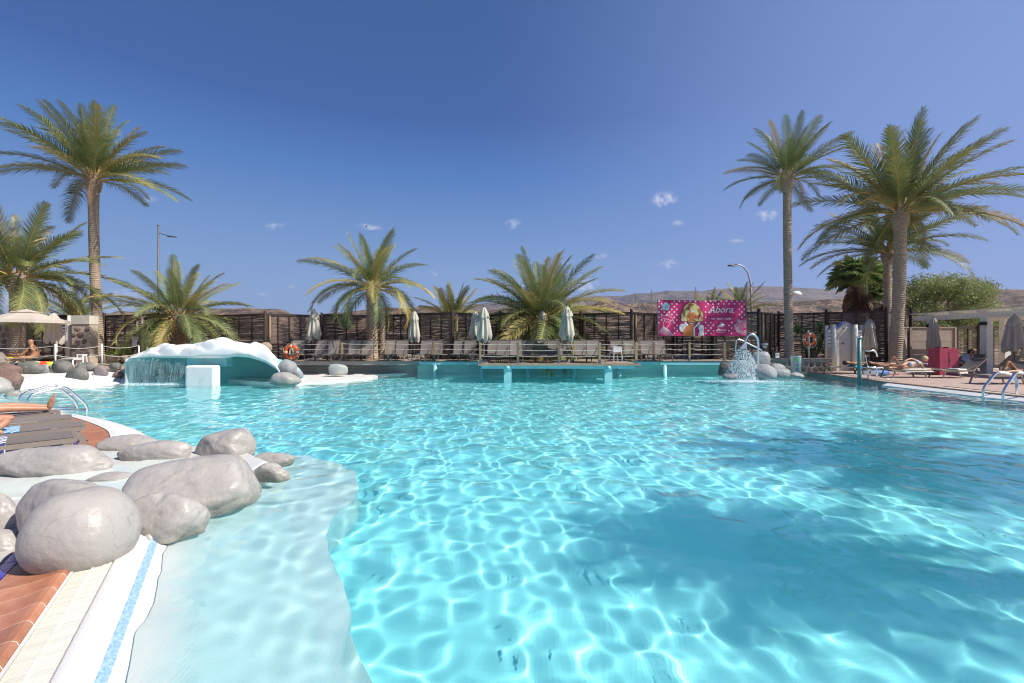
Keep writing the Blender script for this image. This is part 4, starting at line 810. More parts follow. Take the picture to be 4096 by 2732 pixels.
# ceiling and inner walls
mb = MB(); vs = []
for i in range(cols):
    px = 490 + 645 * i / (cols - 1); D0 = 18.42; zl = Z(np.interp(px, lipx, lipy), 18.35) + .02; x = X(px, D0)
    vs += [(x, D0, zl), (x, D0 + .35, zl + .04), (x, D0 + 1.9, zl - .05 if px < 900 else zl * .92), (x, D0 + 2.3, max(-.3, zl - .5)), (x, D0 + 2.35, -1.3)]
mb.add(vs, [(i * 5 + j, i * 5 + j + 1, i * 5 + j + 6, i * 5 + j + 5) for i in range(cols - 1) for j in range(4)], True)
o = mb.build('cave', mat('cave_paint', (.42, .78, .74), .6, (.34, .68, .65), 1.2), GT, recalc=False); recv(o)
o = MB().bbox((X(500, 18.5), 18.5, -.2), (X(505, 18.5), 20.8, 1.0)).build('side_wall', M_grotto, GT); recv(o)
mb = MB(); a, b_ = X(766, 18.2), X(882, 18.2); mb.bbox((a, 17.8, -1.3), (b_, 18.25, Z(1462, 17.9)))
o = mb.build('pillar', M_grotto, GT); bv = o.modifiers.new('b', 'BEVEL'); bv.width = .09; bv.segments = 4; recv(o)
o = MB().bbox((X(745, 18.5), 18.5, Z(1466, 18.5)), (X(905, 18.5), 19.0, Z(1434, 18.5) + .1)).build('lintel', M_teal, GT); bv = o.modifiers.new('b', 'BEVEL'); bv.width = .05; bv.segments = 2
# falling water
def water_sheet_mat(name, sx, lo, hi, al=.9, tint=(.75, .93, .95)):
    m = bpy.data.materials.new(name); m.use_nodes = True; nt = m.node_tree; L = nt.links.new; b = nt.nodes['Principled BSDF']; b.inputs['Base Color'].default_value = (.85, .93, .95, 1); b.inputs['Roughness'].default_value = .25
    t = N(nt, 'ShaderNodeTexCoord'); mp = N(nt, 'ShaderNodeMapping'); L(t.outputs['Object'], mp.inputs[0]); mp.inputs['Scale'].default_value = sx
    n = N(nt, 'ShaderNodeTexNoise'); L(mp.outputs[0], n.inputs[0]); n.inputs['Scale'].default_value = 4; n.inputs['Detail'].default_value = 8; n.inputs['Roughness'].default_value = .7
    r = N(nt, 'ShaderNodeMapRange'); L(n.outputs[0], r.inputs[0]); r.inputs[1].default_value = lo; r.inputs[2].default_value = hi; r.inputs[4].default_value = al
    tr = N(nt, 'ShaderNodeBsdfTransparent'); tr.inputs[0].default_value = (*tint, 1); ms = N(nt, 'ShaderNodeMixShader'); L(r.outputs[0], ms.inputs[0]); L(tr.outputs[0], ms.inputs[1]); L(b.outputs[0], ms.inputs[2]); L(ms.outputs[0], nt.nodes['Material Output'].inputs[0]); return m
M_fall = water_sheet_mat('falling_water', (9, 1, .30), .42, .85, .55, (.88, .96, .97))
mb = MB(); vs = []; xs_ = np.linspace(X(505, 18.3), X(748, 18.3), 60)
for j in range(14):
    for x in xs_: vs.append((x + .02 * math.sin(j + x * 9), 18.33 - .22 * math.sqrt(j / 13) + .03 * math.sin(x * 11 + j * .4), 1.08 - 1.08 * j / 13))
mb.add(vs, [(j * 60 + i, j * 60 + i + 1, (j + 1) * 60 + i + 1, (j + 1) * 60 + i) for j in range(13) for i in range(59)], True)
o = mb.build('water_curtain', M_fall); tag(o, 'thin sheet of water falling from the lip of the white grotto', 'waterfall')
M_spray = mat('spray', (.86, .92, .94), .3)
def drops(pts, name, label, cat, kind='stuff', r=(.006, .02), zs=1.0):
    mb = MB()
    for p in pts:
        q = random.uniform(*r); mb.blob(p, (q, q, q * zs), 0, 0)
    o = mb.build(name, M_spray, recalc=False); return tag(o, label, cat, None, kind)
pts = []
for _ in range(260):
    c = random.choice([530, 560, 585, 625, 640, 690, 730]); x = X(c, 18.2) + random.gauss(0, .06); z = random.random() ** .8 * 1.05; pts.append((x, 18.15 + random.uniform(-.1, .1), z))
for _ in range(1100): pts.append((random.uniform(X(495, 18.1), X(755, 18.1)), 18.1 + random.gauss(0, .15), abs(random.gauss(0, .03))))
drops(pts, 'splash', 'white drops and splash where the grotto curtain meets the pool', 'splash', r=(.003, .007), zs=2.5)
# ================================================================ FOUNTAIN
FD = 20.0
FP = thing('fountain_pipe', 'stainless steel gooseneck shower pipe arching over the pool', 'fountain', (X(3033, FD), FD, 0))
x0 = X(3033, FD); arc = [(x0, FD, -.3), (x0, FD, Z(1400, FD))]
cx, cz, r = X(3007, FD), Z(1372, FD), (X(3033, FD) - X(3007, FD))
for k in range(1, 12):
    a = math.pi * k / 12 * 1.02; arc.append((cx + r * math.cos(a) * (1 if a < 1.57 else 1.0), FD, cz + r * 1.35 * math.sin(a)))
arc += [(cx - r * 1.05, FD, Z(1378, FD))]
o = MB().tube(arc, .047, 12).build('pipe', M_chrome, FP)
nzx = arc[-1][0]; nzz = arc[-1][2]
mb = MB(); mb.add([(nzx - .05, FD - .04, nzz + .06), (nzx + .05, FD - .04, nzz + .06), (nzx + .05, FD + .04, nzz + .06), (nzx - .05, FD + .04, nzz + .06), (nzx - .24, FD - .05, nzz - .18), (nzx + .06, FD - .05, nzz - .18), (nzx + .06, FD + .05, nzz - .18), (nzx - .24, FD + .05, nzz - .18)], [(0, 1, 5, 4), (1, 2, 6, 5), (2, 3, 7, 6), (3, 0, 4, 7), (0, 3, 2, 1), (4, 5, 6, 7)])
mb.build('nozzle', M_chrome, FP)
mb = MB().lathe([(0, .02), (.30, .02), (.42, -.02), (.42, -.1)], 24, (x0 + .05, FD, 0)).build('base_plate', M_ledge, FP); recv(mb)
M_jet = water_sheet_mat('jet_water', (3.2, 3.2, 5.0), .50, .66, .7, (.90, .95, .97))
mb = MB(); zt = nzz - .18; vs = []
for j in range(26):
    t = j / 25; z = zt * (1 - t) + .02
    for k in range(56):
        u = k / 55; xx = nzx - .24 + .30 * u + (u - .52) * 1.35 * t ** .75 + .03 * math.sin(j * 1.9 + u * 13) * t; yy = FD - .10 * t - .35 * math.sin(u * math.pi) * t ** .8 + .05 * noise.noise(Vector((u * 8, t * 9, 1)))
        vs.append((xx, yy, z + .04 * noise.noise(Vector((u * 7, t * 7, 4)))))
mb.add(vs, [(j * 56 + i, j * 56 + i + 1, (j + 1) * 56 + i + 1, (j + 1) * 56 + i) for j in range(25) for i in range(55)], True)
tag(mb.build('water_fan', M_jet), 'fan of water falling from the steel gooseneck pipe', 'fountain water')
pts = []
for _ in range(2600):
    t = random.random() ** .6; u = random.random(); z = zt * (1 - t) + .02; pts.append((nzx - .24 + .30 * u + (u - .52) * 1.42 * t ** .75 + random.gauss(0, .02), FD - .12 * t - .35 * math.sin(u * math.pi) * t ** .8 + random.gauss(0, .06), z + random.gauss(0, .03)))
for _ in range(2200):
    pts.append((random.gauss((nzx - .05), .75), FD - .55 + random.gauss(0, .25), abs(random.gauss(0, .025))))
drops(pts, 'splash', 'drops and foam around the foot of the steel pipe fountain', 'splash', r=(.005, .013), zs=1.8)
def rail_tubes(name, label, cat, lst, r, m=M_chrome, loc=None):
    T = thing(name, label, cat, loc or lst[0][0])
    for q in lst: o = MB().tube(round_path(q), r, 10).build('tube', m, T); recv(o)
    return T
def round_path(pts, k=.35, n=5):
    pts = [Vector(p) for p in pts]; out = [pts[0]]
    for i in range(1, len(pts) - 1):
        a, b, c = pts[i - 1], pts[i], pts[i + 1]; ra = min(.13, (a - b).length * .45); rc = min(.13, (c - b).length * .45)
        p0 = b + (a - b).normalized() * ra; p2 = b + (c - b).normalized() * rc
        for j in range(n + 1):
            t = j / n; out.append((1 - t) ** 2 * p0 + 2 * t * (1 - t) * b + t * t * p2)
    out.append(pts[-1]); return out
rail_tubes('handrail', 'thin steel handrail behind the fountain boulder', 'handrail', [[aD(2943, 1418, 21.4), aD(2944, 1358, 21.4), aD(2960, 1358, 21.4), aD(3049, 1402, 21.4), aD(3049, 1420, 21.4)]], .03)
# ladders
for s, (dx, dy) in enumerate(((0, 0), (-.07, -.55))): pass
rail_tubes('pool_ladder', 'curved steel pool rails beside the left sunbather feet', 'pool rails',
    [[aD(79, 1662, 10.0), aD(80, 1578, 10.0), aD(222, 1536, 10.45), aD(311, 1614, 10.8), aD(312, 1780, 10.85)],
     [aD(111, 1668, 9.6), aD(113, 1583, 9.6), aD(258, 1543, 10.1), aD(350, 1622, 10.45), aD(351, 1780, 10.5)],
     [aD(82, 1638, 10.0), aD(312, 1631, 10.83)], [aD(113, 1648, 9.6), aD(350, 1638, 10.48)]], .027)
rail_tubes('pool_ladder', 'curved steel ladder rails on the right pool edge', 'pool ladder',
    [[aD(3931, 1700, 13.85), aD(3933, 1552, 13.85), aD(3987, 1486, 13.8), aD(4055, 1500, 13.7), aD(4068, 1530, 13.65), aD(4065, 1578, 13.6)], [aD(4011, 1715, 13.2), aD(4012, 1566, 13.2), aD(4062, 1488, 13.15), aD(4140, 1500, 13.05), aD(4154, 1530, 13.0), aD(4150, 1592, 12.95)]], .036)
# ================================================================ BOARDWALK RAILING
RG = thing('rope_railing', 'wooden posts with three white ropes along the edge of the boardwalk and platform', 'rope railing', (2, 20.2, .75))
upm = MB().box((0, 0, .5), (1, 1, 1)).mesh('post', M_wood); cap = MB().box((0, 0, .5), (1, 1, 1)).mesh('post_shoe', M_metal)
def rpost(x, y, z=.748, h=.94, w=.10):
    o_ = offset(RG); link('post', upm, RG, (x - o_.x, y - o_.y, z - o_.z), (0, 0, random.uniform(-.2, .2)), (w, w * .8, h)); link('post_shoe', cap, RG, (x - o_.x, y - o_.y, z - o_.z), (0, 0, 0), (w * 1.15, w * 1.0, .17))
def ropes(T, a, b, hs, sag=.04, r=.011, m=M_rope):
    for h in hs:
        pts = [Vector(a).lerp(Vector(b), t) + Vector((0, 0, h - sag * 4 * t * (1 - t))) for t in np.linspace(0, 1, 9)]; MB().tube(pts, r, 5, False).build('rope', m, T)
PX1 = [1170, 1368, 1552, 1737]; P1 = [(X(p, 23.1), 23.1) for p in PX1] + [(-1.42, 22.95)]
P2 = [(-1.40, 20.1), (.26, 20.1), (2.07, 20.1), (3.87, 20.1), (5.48, 20.1)]; P3 = [(5.62, 22.95)] + [(X(p, 23.1), 23.1) for p in (2616, 2757, 2897)]
for i, (x, y) in enumerate(P1 + P2 + P3): rpost(x, y, .748 if i else .62, .94 if i else 1.1)
HS = (.86, .60, .33)
for P in (P1, [P1[-1]] + P2[:1], P2, [P2[-1], P3[0]], P3):
    for a, b in zip(P, P[1:]): ropes(RG, (*a, .75), (*b, .75), HS)
# left rope fence with metal posts
RF = thing('rope_fence', 'thin white rope fence on pale metal posts above the white shore at the left', 'rope fence', (-17, 19.4, .45))
q = [(-22.5, 19.0), (X(222, 19.4), 19.4), (X(408, 20.6), 20.6), (X(556, 22.5), 22.5)]
for i, (x, y) in enumerate(q):
    if i: MB().tube([(x, y, .40), (x, y, 1.62 if i < 3 else 1.5)], .032, 8).build('post', M_wash, RF)
for a, b in zip(q, q[1:]): ropes(RF, (*a, .45), (*b, .45), (1.08, .68, .28), .12, .013)
# ================================================================ LIFEBUOYS
def buoy(label, c, r, pole=None, hang=None):
    T = thing('lifebuoy', label, 'lifebuoy', c)
    for k in range(4):
        a0 = math.pi / 4 + k * math.pi / 2; pts = [(r * .78 * math.cos(a0 + t), 0, r * .78 * math.sin(a0 + t)) for t in np.linspace(.13 - math.pi / 4, math.pi / 4 - .13 + 0, 13) + math.pi / 4 * 0 + 0]
        MB().tube([(r * .78 * math.cos(k * math.pi / 2 + math.pi / 4 + t), 0, r * .78 * math.sin(k * math.pi / 2 + math.pi / 4 + t)) for t in np.linspace(-math.pi / 4 + .09, math.pi / 4 - .09, 13)], r * .22, 10, True, 1).build('ring_section', M_orange, T, world=False)
        MB().tube([(r * .78 * math.cos(k * math.pi / 2 + t), 0, r * .78 * math.sin(k * math.pi / 2 + t)) for t in np.linspace(-.10, .10, 4)], r * .228, 10).build('band', M_wpl, T, world=False)
    pts = []
    for t in np.linspace(0, 2 * math.pi, 49): rr = r * (1.02 + .10 * math.sin(t * 4) ** 2 + (.16 if math.sin(t) < -.6 else 0)); pts.append((rr * math.cos(t), -r * .12, rr * math.sin(t)))
    MB().tube(pts, .012, 5, False).build('grab_line', M_rope, T, world=False)
    return T
buoy('orange lifebuoy hanging on a rope railing post near the grotto', aD(1167, 1408, 22.9), .38)
mb = MB(); c = aD(1168, 1392, 22.85)
for k in range(5): mb.tube([c + Vector((.05 * math.sin(t * 1.0) * (1 + .2 * k), -.02 * k, -.22 + .22 * math.cos(t))) for t in np.linspace(0, 2 * math.pi, 14)], .009, 4, False)
mb.tube([c + Vector((0, 0, -.4)), c + Vector((.02, 0, -.9)), c + Vector((.15, 0, -1.2)), c + Vector((.2, 0, -1.45))], .012, 4)
tag(mb.build('rope_coil', M_rope, world=False), 'coil of white throwing rope hanging inside the left lifebuoy', 'rope')
buoy('orange lifebuoy on a white pole in front of the yucca', aD(3237, 1358, 24.1), .35)
o = MB().tube([aD(3236, 1436, 24.3), aD(3233, 1322, 24.3)], .05, 10).build('pole', M_wash); tag(o, 'white pole carrying the right lifebuoy above the stone planter', 'pole')
# ================================================================ SUN LOUNGERS
def lounger(name, label, back=62, m_s=M_sling, m_f=M_dframe, group=None):
    """foot at -y, head at +y; length 1.95, seat height .34"""
    T = thing(name, label, 'sun lounger', (0, 0, 0), group); w = .31
    for s in (-1, 1):
        MB().box((s * w, -.32, .32), (.045, 1.36, .055)).build('side_rail', m_f, T, False)
        MB().bar((s * w, -.86, .31), (s * (w + .01), -.98, 0), .035, .045).build('leg', m_f, T, False)
        MB().bar((s * w, .36, .31), (s * (w + .01), .48, 0), .035, .045).build('leg', m_f, T, False)
    mb = MB(); ys = np.linspace(-.98, .34, 9); mb.add([(sx * (w - .01), y, .348 - .018 * math.cos((y + .3) * 2.2) * (1 - abs(sx) * .9)) for y in ys for sx in (-1, -.5, 0, .5, 1)], [(j * 5 + i, j * 5 + i + 1, (j + 1) * 5 + i + 1, (j + 1) * 5 + i) for j in range(8) for i in range(4)], True); mb.build('seat', m_s, T, False, recalc=False)
    MB().tube([(-w, -.99, .34), (w, -.99, .34)], .022, 8).build('foot_bar', m_f, T, False)
    c, s_ = math.cos(R(back)), math.sin(R(back)); Lb = .76; b0 = Vector((0, .36, .34))
    f = lambda sx, t, o_=0: (sx * (w - .008), b0.y + c * Lb * t + s_ * o_, b0.z + s_ * Lb * t - c * o_)
    mb = MB(); mb.add([f(sx, t, .02 * math.sin(t * 3.1) * (1 - sx * sx)) for t in np.linspace(0, 1, 6) for sx in (-1, -.5, 0, .5, 1)] + [], [(j * 5 + i, j * 5 + i + 1, (j + 1) * 5 + i + 1, (j + 1) * 5 + i) for j in range(5) for i in range(4)], True); mb.build('backrest', m_s, T, False, recalc=False)
    for s in (-1, 1): MB().bar(f(s * 1.02, 0, .012), f(s * 1.02, 1, .012), .03, .035).build('back_rail', m_f, T, False)
    MB().tube([f(-1.02, 1), f(1.02, 1)], .018, 6).build('head_bar', m_f, T, False)
    if back > 10: MB().bar(f(.7, .55, .03), (.22, .02, .30), .02).build('stay', m_f, T, False)
    return T
LG = lounger('sun_lounger', 'x', 68)
spec = [(1195, 23.9, 'dark'), (1286, 23.6), (1334, 23.6), (1385, 24.3, 'd'), (1419, 23.6), (1471, 23.6), (1565, 23.7), (1609, 23.7), (1701, 23.6), (1746, 23.7), (1835, 23.7), (1879, 23.6), (1974, 22.4), (2012, 21.9), (2063, 21.9), (2115, 22.3), (2161, 21.9), (2208, 21.9), (2255, 22.3), (2322, 21.9), (2372, 21.9), (2467, 23.9), (2515, 23.7), (2587, 23.6), (2635, 23.6)]
NL = len(spec)
for i, sp_i in enumerate(spec):
    px, D = sp_i[0], sp_i[1]
    side = 'left' if i < 13 else 'right'; n_ = ORD[i] if i < 13 else ORD[NL - 1 - i]
    where = 'on the projecting platform' if 1960 < px < 2400 else 'on the far boardwalk'
    lb = 'raised-back lounger %s, %s from the %s end' % (where, n_, side)
    o = LG if i == 0 else dup(LG, (0, 0, 0)); o.location = (X(px, D), D - .40, .75); o.rotation_euler = (0, 0, R(random.uniform(-3, 3) + (5 if px < 1700 else -3))); o['label'] = lb; o['group'] = 'raised loungers in a row on the far boardwalk'
# near left loungers
M_lf = mat('lounger_frame_taupe', (.25, .205, .17), .45, (.22, .18, .15), 8)
def nlounger(label, foot, rz):
    T = thing('sun_lounger', label, 'sun lounger', foot, 'flat taupe loungers on the left terrace', rz); w = .33   # foot at origin, body along -y
    for s in (-1, 1):
        MB().box((s * w, -.98, .325), (.05, 1.96, .06)).build('side_rail', M_lf, T, False)
        for y, dy in ((-.10, .14), (-1.55, -.14)):
            MB().bar((s * w, y, .31), (s * (w + .005), y + dy, .03), .04, .055).build('leg', M_lf, T, False); MB().box((s * (w + .005), y + dy, .0175), (.055, .07, .035)).build('foot_cap', M_dark, T, False)
    MB().box((0, -.005, .33), (.62, .05, .055)).build('foot_bar', M_lf, T, False)
    mb = MB(); ys = np.linspace(-.02, -1.95, 14); mb.add([(sx * (w - .005), y, .362 - .02 * (1 - sx * sx) * min(1, abs(y) * 3)) for y in ys for sx in (-1, -.5, 0, .5, 1)], [(j * 5 + i, j * 5 + i + 1, (j + 1) * 5 + i + 1, (j + 1) * 5 + i) for j in range(13) for i in range(4)], True); mb.build('sling', M_sling, T, False, recalc=False)
    return T
RZ = -R(44)
NLc = [((-8.22, 8.25, .10), 'flat taupe lounger carrying the sunbather in white shorts, farthest of the left four'), ((-7.45, 7.68, .10), 'flat taupe lounger beside the striped towel, second farthest at the left'), ((-6.62, 7.02, .10), 'flat taupe lounger holding the bent knee in olive shorts, second nearest at the left'), ((-5.98, 6.22, .10), 'flat taupe lounger with a navy and white towel, nearest at the left')]
for (l, lb) in NLc: nlounger(lb, l, RZ)
LD = Matrix.Rotation(RZ, 3, 'Z')
def LP(k, x, y, z): return Vector(NLc[k][0]) + LD @ Vector((x, y, z))
def towel(label, k, x0, x1, y0, y1, z, m, rz=0, seed=0):
    mb = MB(); nx_, ny_ = 10, 12; vs = []
    for j in range(ny_):
        for i in range(nx_):
            x = x0 + (x1 - x0) * i / (nx_ - 1); y = y0 + (y1 - y0) * j / (ny_ - 1); zz = z + .012 * noise.noise(Vector((x * 5, y * 5, seed))) + .012
            if abs(x) > .33: zz -= (abs(x) - .33) * 1.2; x = math.copysign(.345 + (abs(x) - .33) * .15, x)
            vs.append(LP(k, x, y, zz))
    n0 = len(vs); mb.add(vs + [v - Vector((0, 0, .008)) for v in vs], [(j * nx_ + i, j * nx_ + i + 1, (j + 1) * nx_ + i + 1, (j + 1) * nx_ + i) for j in range(ny_ - 1) for i in range(nx_ - 1)] + [(n0 + j * nx_ + i, n0 + (j + 1) * nx_ + i, n0 + (j + 1) * nx_ + i + 1, n0 + j * nx_ + i + 1) for j in range(ny_ - 1) for i in range(nx_ - 1)], True)
    return tag(mb.build('towel', m, recalc=False), label, 'towel')
def stripes(name, c1, c2, sc, c3=None):
    m = bpy.data.materials.new(name); m.use_nodes = True; nt = m.node_tree; L = nt.links.new; b = nt.nodes['Principled BSDF']; b.inputs['Roughness'].default_value = .9
    t = N(nt, 'ShaderNodeTexCoord'); w = N(nt, 'ShaderNodeTexWave'); L(t.outputs['Object'], w.inputs[0]); w.inputs['Scale'].default_value = sc; w.inputs['Distortion'].default_value = 1.5
    r = N(nt, 'ShaderNodeValToRGB'); r.color_ramp.interpolation = 'CONSTANT'; r.color_ramp.elements[0].color = (*c1, 1); r.color_ramp.elements[1].position = .5; r.color_ramp.elements[1].color = (*c2, 1)
    if c3: r.color_ramp.elements.new(.75).color = (*c3, 1)
    L(w.outputs[0], r.inputs[0]); L(r.outputs[0], b.inputs['Base Color']); return m
towel('navy and white zigzag towel spread on the nearest left lounger', 3, -.36, .42, -.62, -1.9, .37, stripes('towel_navy', (.03, .035, .14), (.75, .75, .78), 3.2), seed=1)
towel('coral and light blue towel on the second farthest left lounger', 1, -.34, .42, -.72, -1.9, .37, stripes('towel_coral', (.75, .22, .16), (.75, .75, .78), 3.0, (.15, .40, .65)), seed=2)
towel('bright blue patterned towel under the bent knee', 2, -.34, .34, -.66, -1.9, .37, stripes('towel_blue', (.05, .35, .62), (.06, .10, .30), 5, (.70, .72, .75)), seed=3)
# ================================================================ PARASOLS
def closed_parasol(label, x, y, z0, top, bot, r=.27, seed=0, m=M_canvas, group=None, pole_m=M_metal, base=True):
    T = thing('parasol', label, 'parasol', (x, y, z0), group); rg = random.Random(seed); H = top - z0; hb = bot - z0
    MB().tube([(0, 0, 0), (0, 0, H + .03)], .024, 8).build('pole', pole_m, T, False)
    ph = rg.random() * 6
    def fn(r_, z, a, j):
        fold = 1 + .26 * math.sin(a * 8 + ph + .5 * math.sin(z * 3)) * min(1, (H - z) * 1.6) + .12 * math.sin(a * 3 + ph * 2 + z)
        zz = z
        if j <= 1: zz = z + .11 * math.sin(a * 4 + ph) + .06 * math.sin(a * 7)
        return r_ * fold, zz
    L_ = H - hb
    prof = [(r * .80, hb + .02), (r * .98, hb + .08), (r * 1.02, hb + .16 * L_), (r * .86, hb + .38 * L_), (r * .72, hb + .58 * L_), (r * .60, hb + .74 * L_), (r * .42, hb + .90 * L_), (r * .2, hb + .98 * L_), (.03, H)]
    MB().lathe(prof, 48, fn=fn).build('canopy', m, T, False, recalc=False)
    def fn2(r_, z, a, j):
        return r_ * (1 + .16 * math.sin(a * 8 + ph + 1)), z + (.05 * math.sin(a * 4 + 1 + ph) if j == 0 else 0)
    MB().lathe([(r * .84, H - .30 * L_), (r * .66, H - .16 * L_), (r * .36, H - .04 * L_), (.035, H + .02)], 32, fn=fn2).build('vent_flap', m, T, False, recalc=False)
    MB().lathe([(.0, H + .01), (.03, H + .02), (.035, H + .06), (.012, H + .10), (0, H + .11)], 8).build('finial', M_dframe, T, False)
    MB().lathe([(r * .55, hb + .33 * L_), (r * .58, hb + .35 * L_), (r * .55, hb + .37 * L_)], 16).build('strap', m, T, False)
    if base: MB().box((0, 0, .04), (.55, .5, .07)).build('base', mat('concrete_base', (.4, .39, .37), .9), T, False)
    return T
grp = 'closed cream parasols along the boardwalk'
for i, (px, D, yt, yb, r, lb) in enumerate([(1258, 24.6, 1243, 1355, .30, 'closed cream parasol nearest the left lifebuoy'), (1658, 24.7, 1247, 1362, .27, 'closed cream parasol between the left central palm and the twin parasols'), (1902, 24.6, 1246, 1355, .27, 'closed cream parasol at the back of the twin pair'),
        (1936, 21.4, 1231, 1362, .29, 'closed cream parasol at the front of the twin pair on the platform'), (2170, 24.6, 1245, 1352, .27, 'closed cream parasol standing before the drooping yellowed palm trunk'), (2268, 21.4, 1228, 1358, .30, 'closed cream parasol on the right part of the platform')]):
    closed_parasol(lb, X(px, D), D, .75, Z(yt, D), Z(yb, D), r, i * 3 + 1, M_canvas, grp)
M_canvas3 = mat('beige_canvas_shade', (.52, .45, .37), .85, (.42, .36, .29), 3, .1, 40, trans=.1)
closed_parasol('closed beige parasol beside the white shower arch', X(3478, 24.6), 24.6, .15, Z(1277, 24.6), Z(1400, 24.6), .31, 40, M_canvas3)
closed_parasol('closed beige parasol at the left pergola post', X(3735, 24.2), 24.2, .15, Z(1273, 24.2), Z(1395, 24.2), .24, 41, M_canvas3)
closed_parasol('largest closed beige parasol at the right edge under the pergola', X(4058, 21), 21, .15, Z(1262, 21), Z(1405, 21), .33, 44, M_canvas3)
closed_parasol('half folded cream parasol hanging behind the open parasol', X(214, 22.4), 22.4, .46, Z(1254, 22.4), Z(1368, 22.4), .31, 45, M_canvas2, pole_m=M_dframe)
# open parasol
UD = 21.3; UX = X(107, UD)
OP = thing('parasol', 'large open cream octagonal parasol over the left sunbathers', 'parasol', (UX, UD, .46)); H = Z(1236, UD) - .46; He = Z(1281, UD) - .46; rr = 1.5
MB().tube([(0, 0, 0), (0, 0, H)], .035, 8).build('pole', M_dframe, OP, False)
def cano(r0, r1, z0, z1, sagk):
    mb = MB(); K = 8; Q = 6; vs = []
    for j in range(7):
        t = j / 6
        for k in range(K * Q):
            a = 2 * math.pi * (k / (K * Q)) + .2; kk = (k % Q) / Q; e = math.cos(math.pi / K) / math.cos((kk - .5) * 2 * math.pi / K); R_ = r0 + (r1 - r0) * t
            vs.append((R_ * e * math.cos(a), R_ * e * math.sin(a), z0 + (z1 - z0) * t ** .9 - sagk * t * math.sin(kk * math.pi) + 0))
    n = K * Q; mb.add(vs, [(j * n + k, j * n + (k + 1) % n, (j + 1) * n + (k + 1) % n, (j + 1) * n + k) for j in range(6) for k in range(n)], False); return mb
cano(.30, rr, H - .12, He, .05).build('canopy', M_canvas2, OP, False, recalc=False); cano(.02, .55, H, H - .15, .02).build('vent_flap', M_canvas2, OP, False, recalc=False)
cano(rr, rr + .01, He + .02, He - .14, .0).build('valance', M_canvas2, OP, False, recalc=False)
for k in range(8):
    a = 2 * math.pi * k / 8 + .2; MB().bar((.05 * math.cos(a), .05 * math.sin(a), H - .08), (rr * .98 * math.cos(a), rr * .98 * math.sin(a), He - .03), .02).build('rib', M_dframe, OP, False)
    MB().bar((.04 * math.cos(a), .04 * math.sin(a), H - .75), (rr * .5 * math.cos(a), rr * .5 * math.sin(a), (H + He) / 2 - .12), .014).build('strut', M_dframe, OP, False)
# ================================================================ SMALL FURNITURE
def stool(label, x, y, z0, w=.34, h=.44, rz=0., group=None):
    T = thing('stool', label, 'stool', (x, y, z0), group, rz)
    MB().box((0, 0, h - .02), (w, w, .035)).build('seat', M_wpl, T, False)
    for sx in (-1, 1):
        for sy in (-1, 1): MB().bar((sx * w * .40, sy * w * .40, h - .04), (sx * w * .5, sy * w * .5, 0), .05, .03).build('leg', M_wpl, T, False)
    for sx in (-1, 1): MB().box((sx * w * .43, 0, h - .07), (.02, w * .8, .06)).build('apron', M_wpl, T, False)
    return T
for k in range(5): stool(['bottom white plastic stool of the stack on the right of the platform', 'second white plastic stool up in the stack on the platform', 'middle white plastic stool in the stack on the platform', 'second from top white plastic stool in the stack on the platform', 'topmost white plastic stool of the stack on the platform'][k], X(2462, 22.3), 22.3, .75 + k * .055, .46, .50, .25, 'stacked white stools on the platform')
stool('white plastic side table left of the tall left palm', X(292, 22.6), 22.6, .46, .58, .45); stool('small white plastic stool nearest the tall left palm trunk', X(328, 22.9), 22.9, .46, .30, .62, .2)
# ================================================================ BANNER
BD = 24.25; bx0, bx1 = X(2633, BD), X(2984, BD); bz0, bz1 = Z(1344, BD), Z(1202, BD); bw = bx1 - bx0; bh = bz1 - bz0
BN = thing('banner', 'pink polka-dot banner with a blonde woman drawing and white lettering', 'banner', (bx0, BD, bz0))
m = bpy.data.materials.new('banner_pink'); m.use_nodes = True; nt = m.node_tree; L = nt.links.new; b = nt.nodes['Principled BSDF']; b.inputs['Roughness'].default_value = .5
b.inputs['Base Color'].default_value = (.52, .018, .125, 1); M_pink = m
def pr(name, c): return mat('print_' + name, c, .5)
PW, POR, PBR, PCR, PDK, PAQ, PPU = pr('white', (.74, .72, .72)), pr('orange', (.62, .19, .045)), pr('brown', (.17, .04, .015)), pr('cream', (.74, .60, .26)), pr('black', (.06, .01, .02)), pr('aqua', (.36, .52, .56)), pr('plum', (.24, .02, .09))
def ripple(x, z): return .035 * math.sin(x * 3.1 + z * 1.1) + .02 * math.sin(x * 7.3 - z * 2.3)
grid_ = MB(); xs_ = np.linspace(0, bw, 80); zs_ = np.linspace(0, bh, 30)
grid_.add([(x, -ripple(x, z), z + .02 * math.sin(x * 2.2) * (1 if z > bh * .9 else 0)) for z in zs_ for x in xs_], [(j * 80 + i, j * 80 + i + 1, (j + 1) * 80 + i + 1, (j + 1) * 80 + i) for j in range(29) for i in range(79)], True)
grid_.build('sheet', M_pink, BN, False, recalc=False)
SX, SZ = bw / 1710., bh / 690.   # source drawing units (banner zoom): origin x 310,y 110
def bp(x, y, lay): X_ = (x - 310) * SX; Z_ = bh - (y - 110) * SZ; return (X_, -ripple(X_, Z_) - .006 - .004 * lay, Z_)
LAY = [0]
def flat(name, polys, m, lay):
    mb = MB()
    for p in polys: mb.add([bp(x, y, lay) for x, y in p], [tuple(range(len(p)))])
    return mb.build(name, m, BN, False, recalc=False)
def disc(cx, cy, r, n=14, ry=None): return [(cx + r * math.cos(2 * math.pi * k / n), cy + (ry or r) * math.sin(2 * math.pi * k / n)) for k in range(n)]
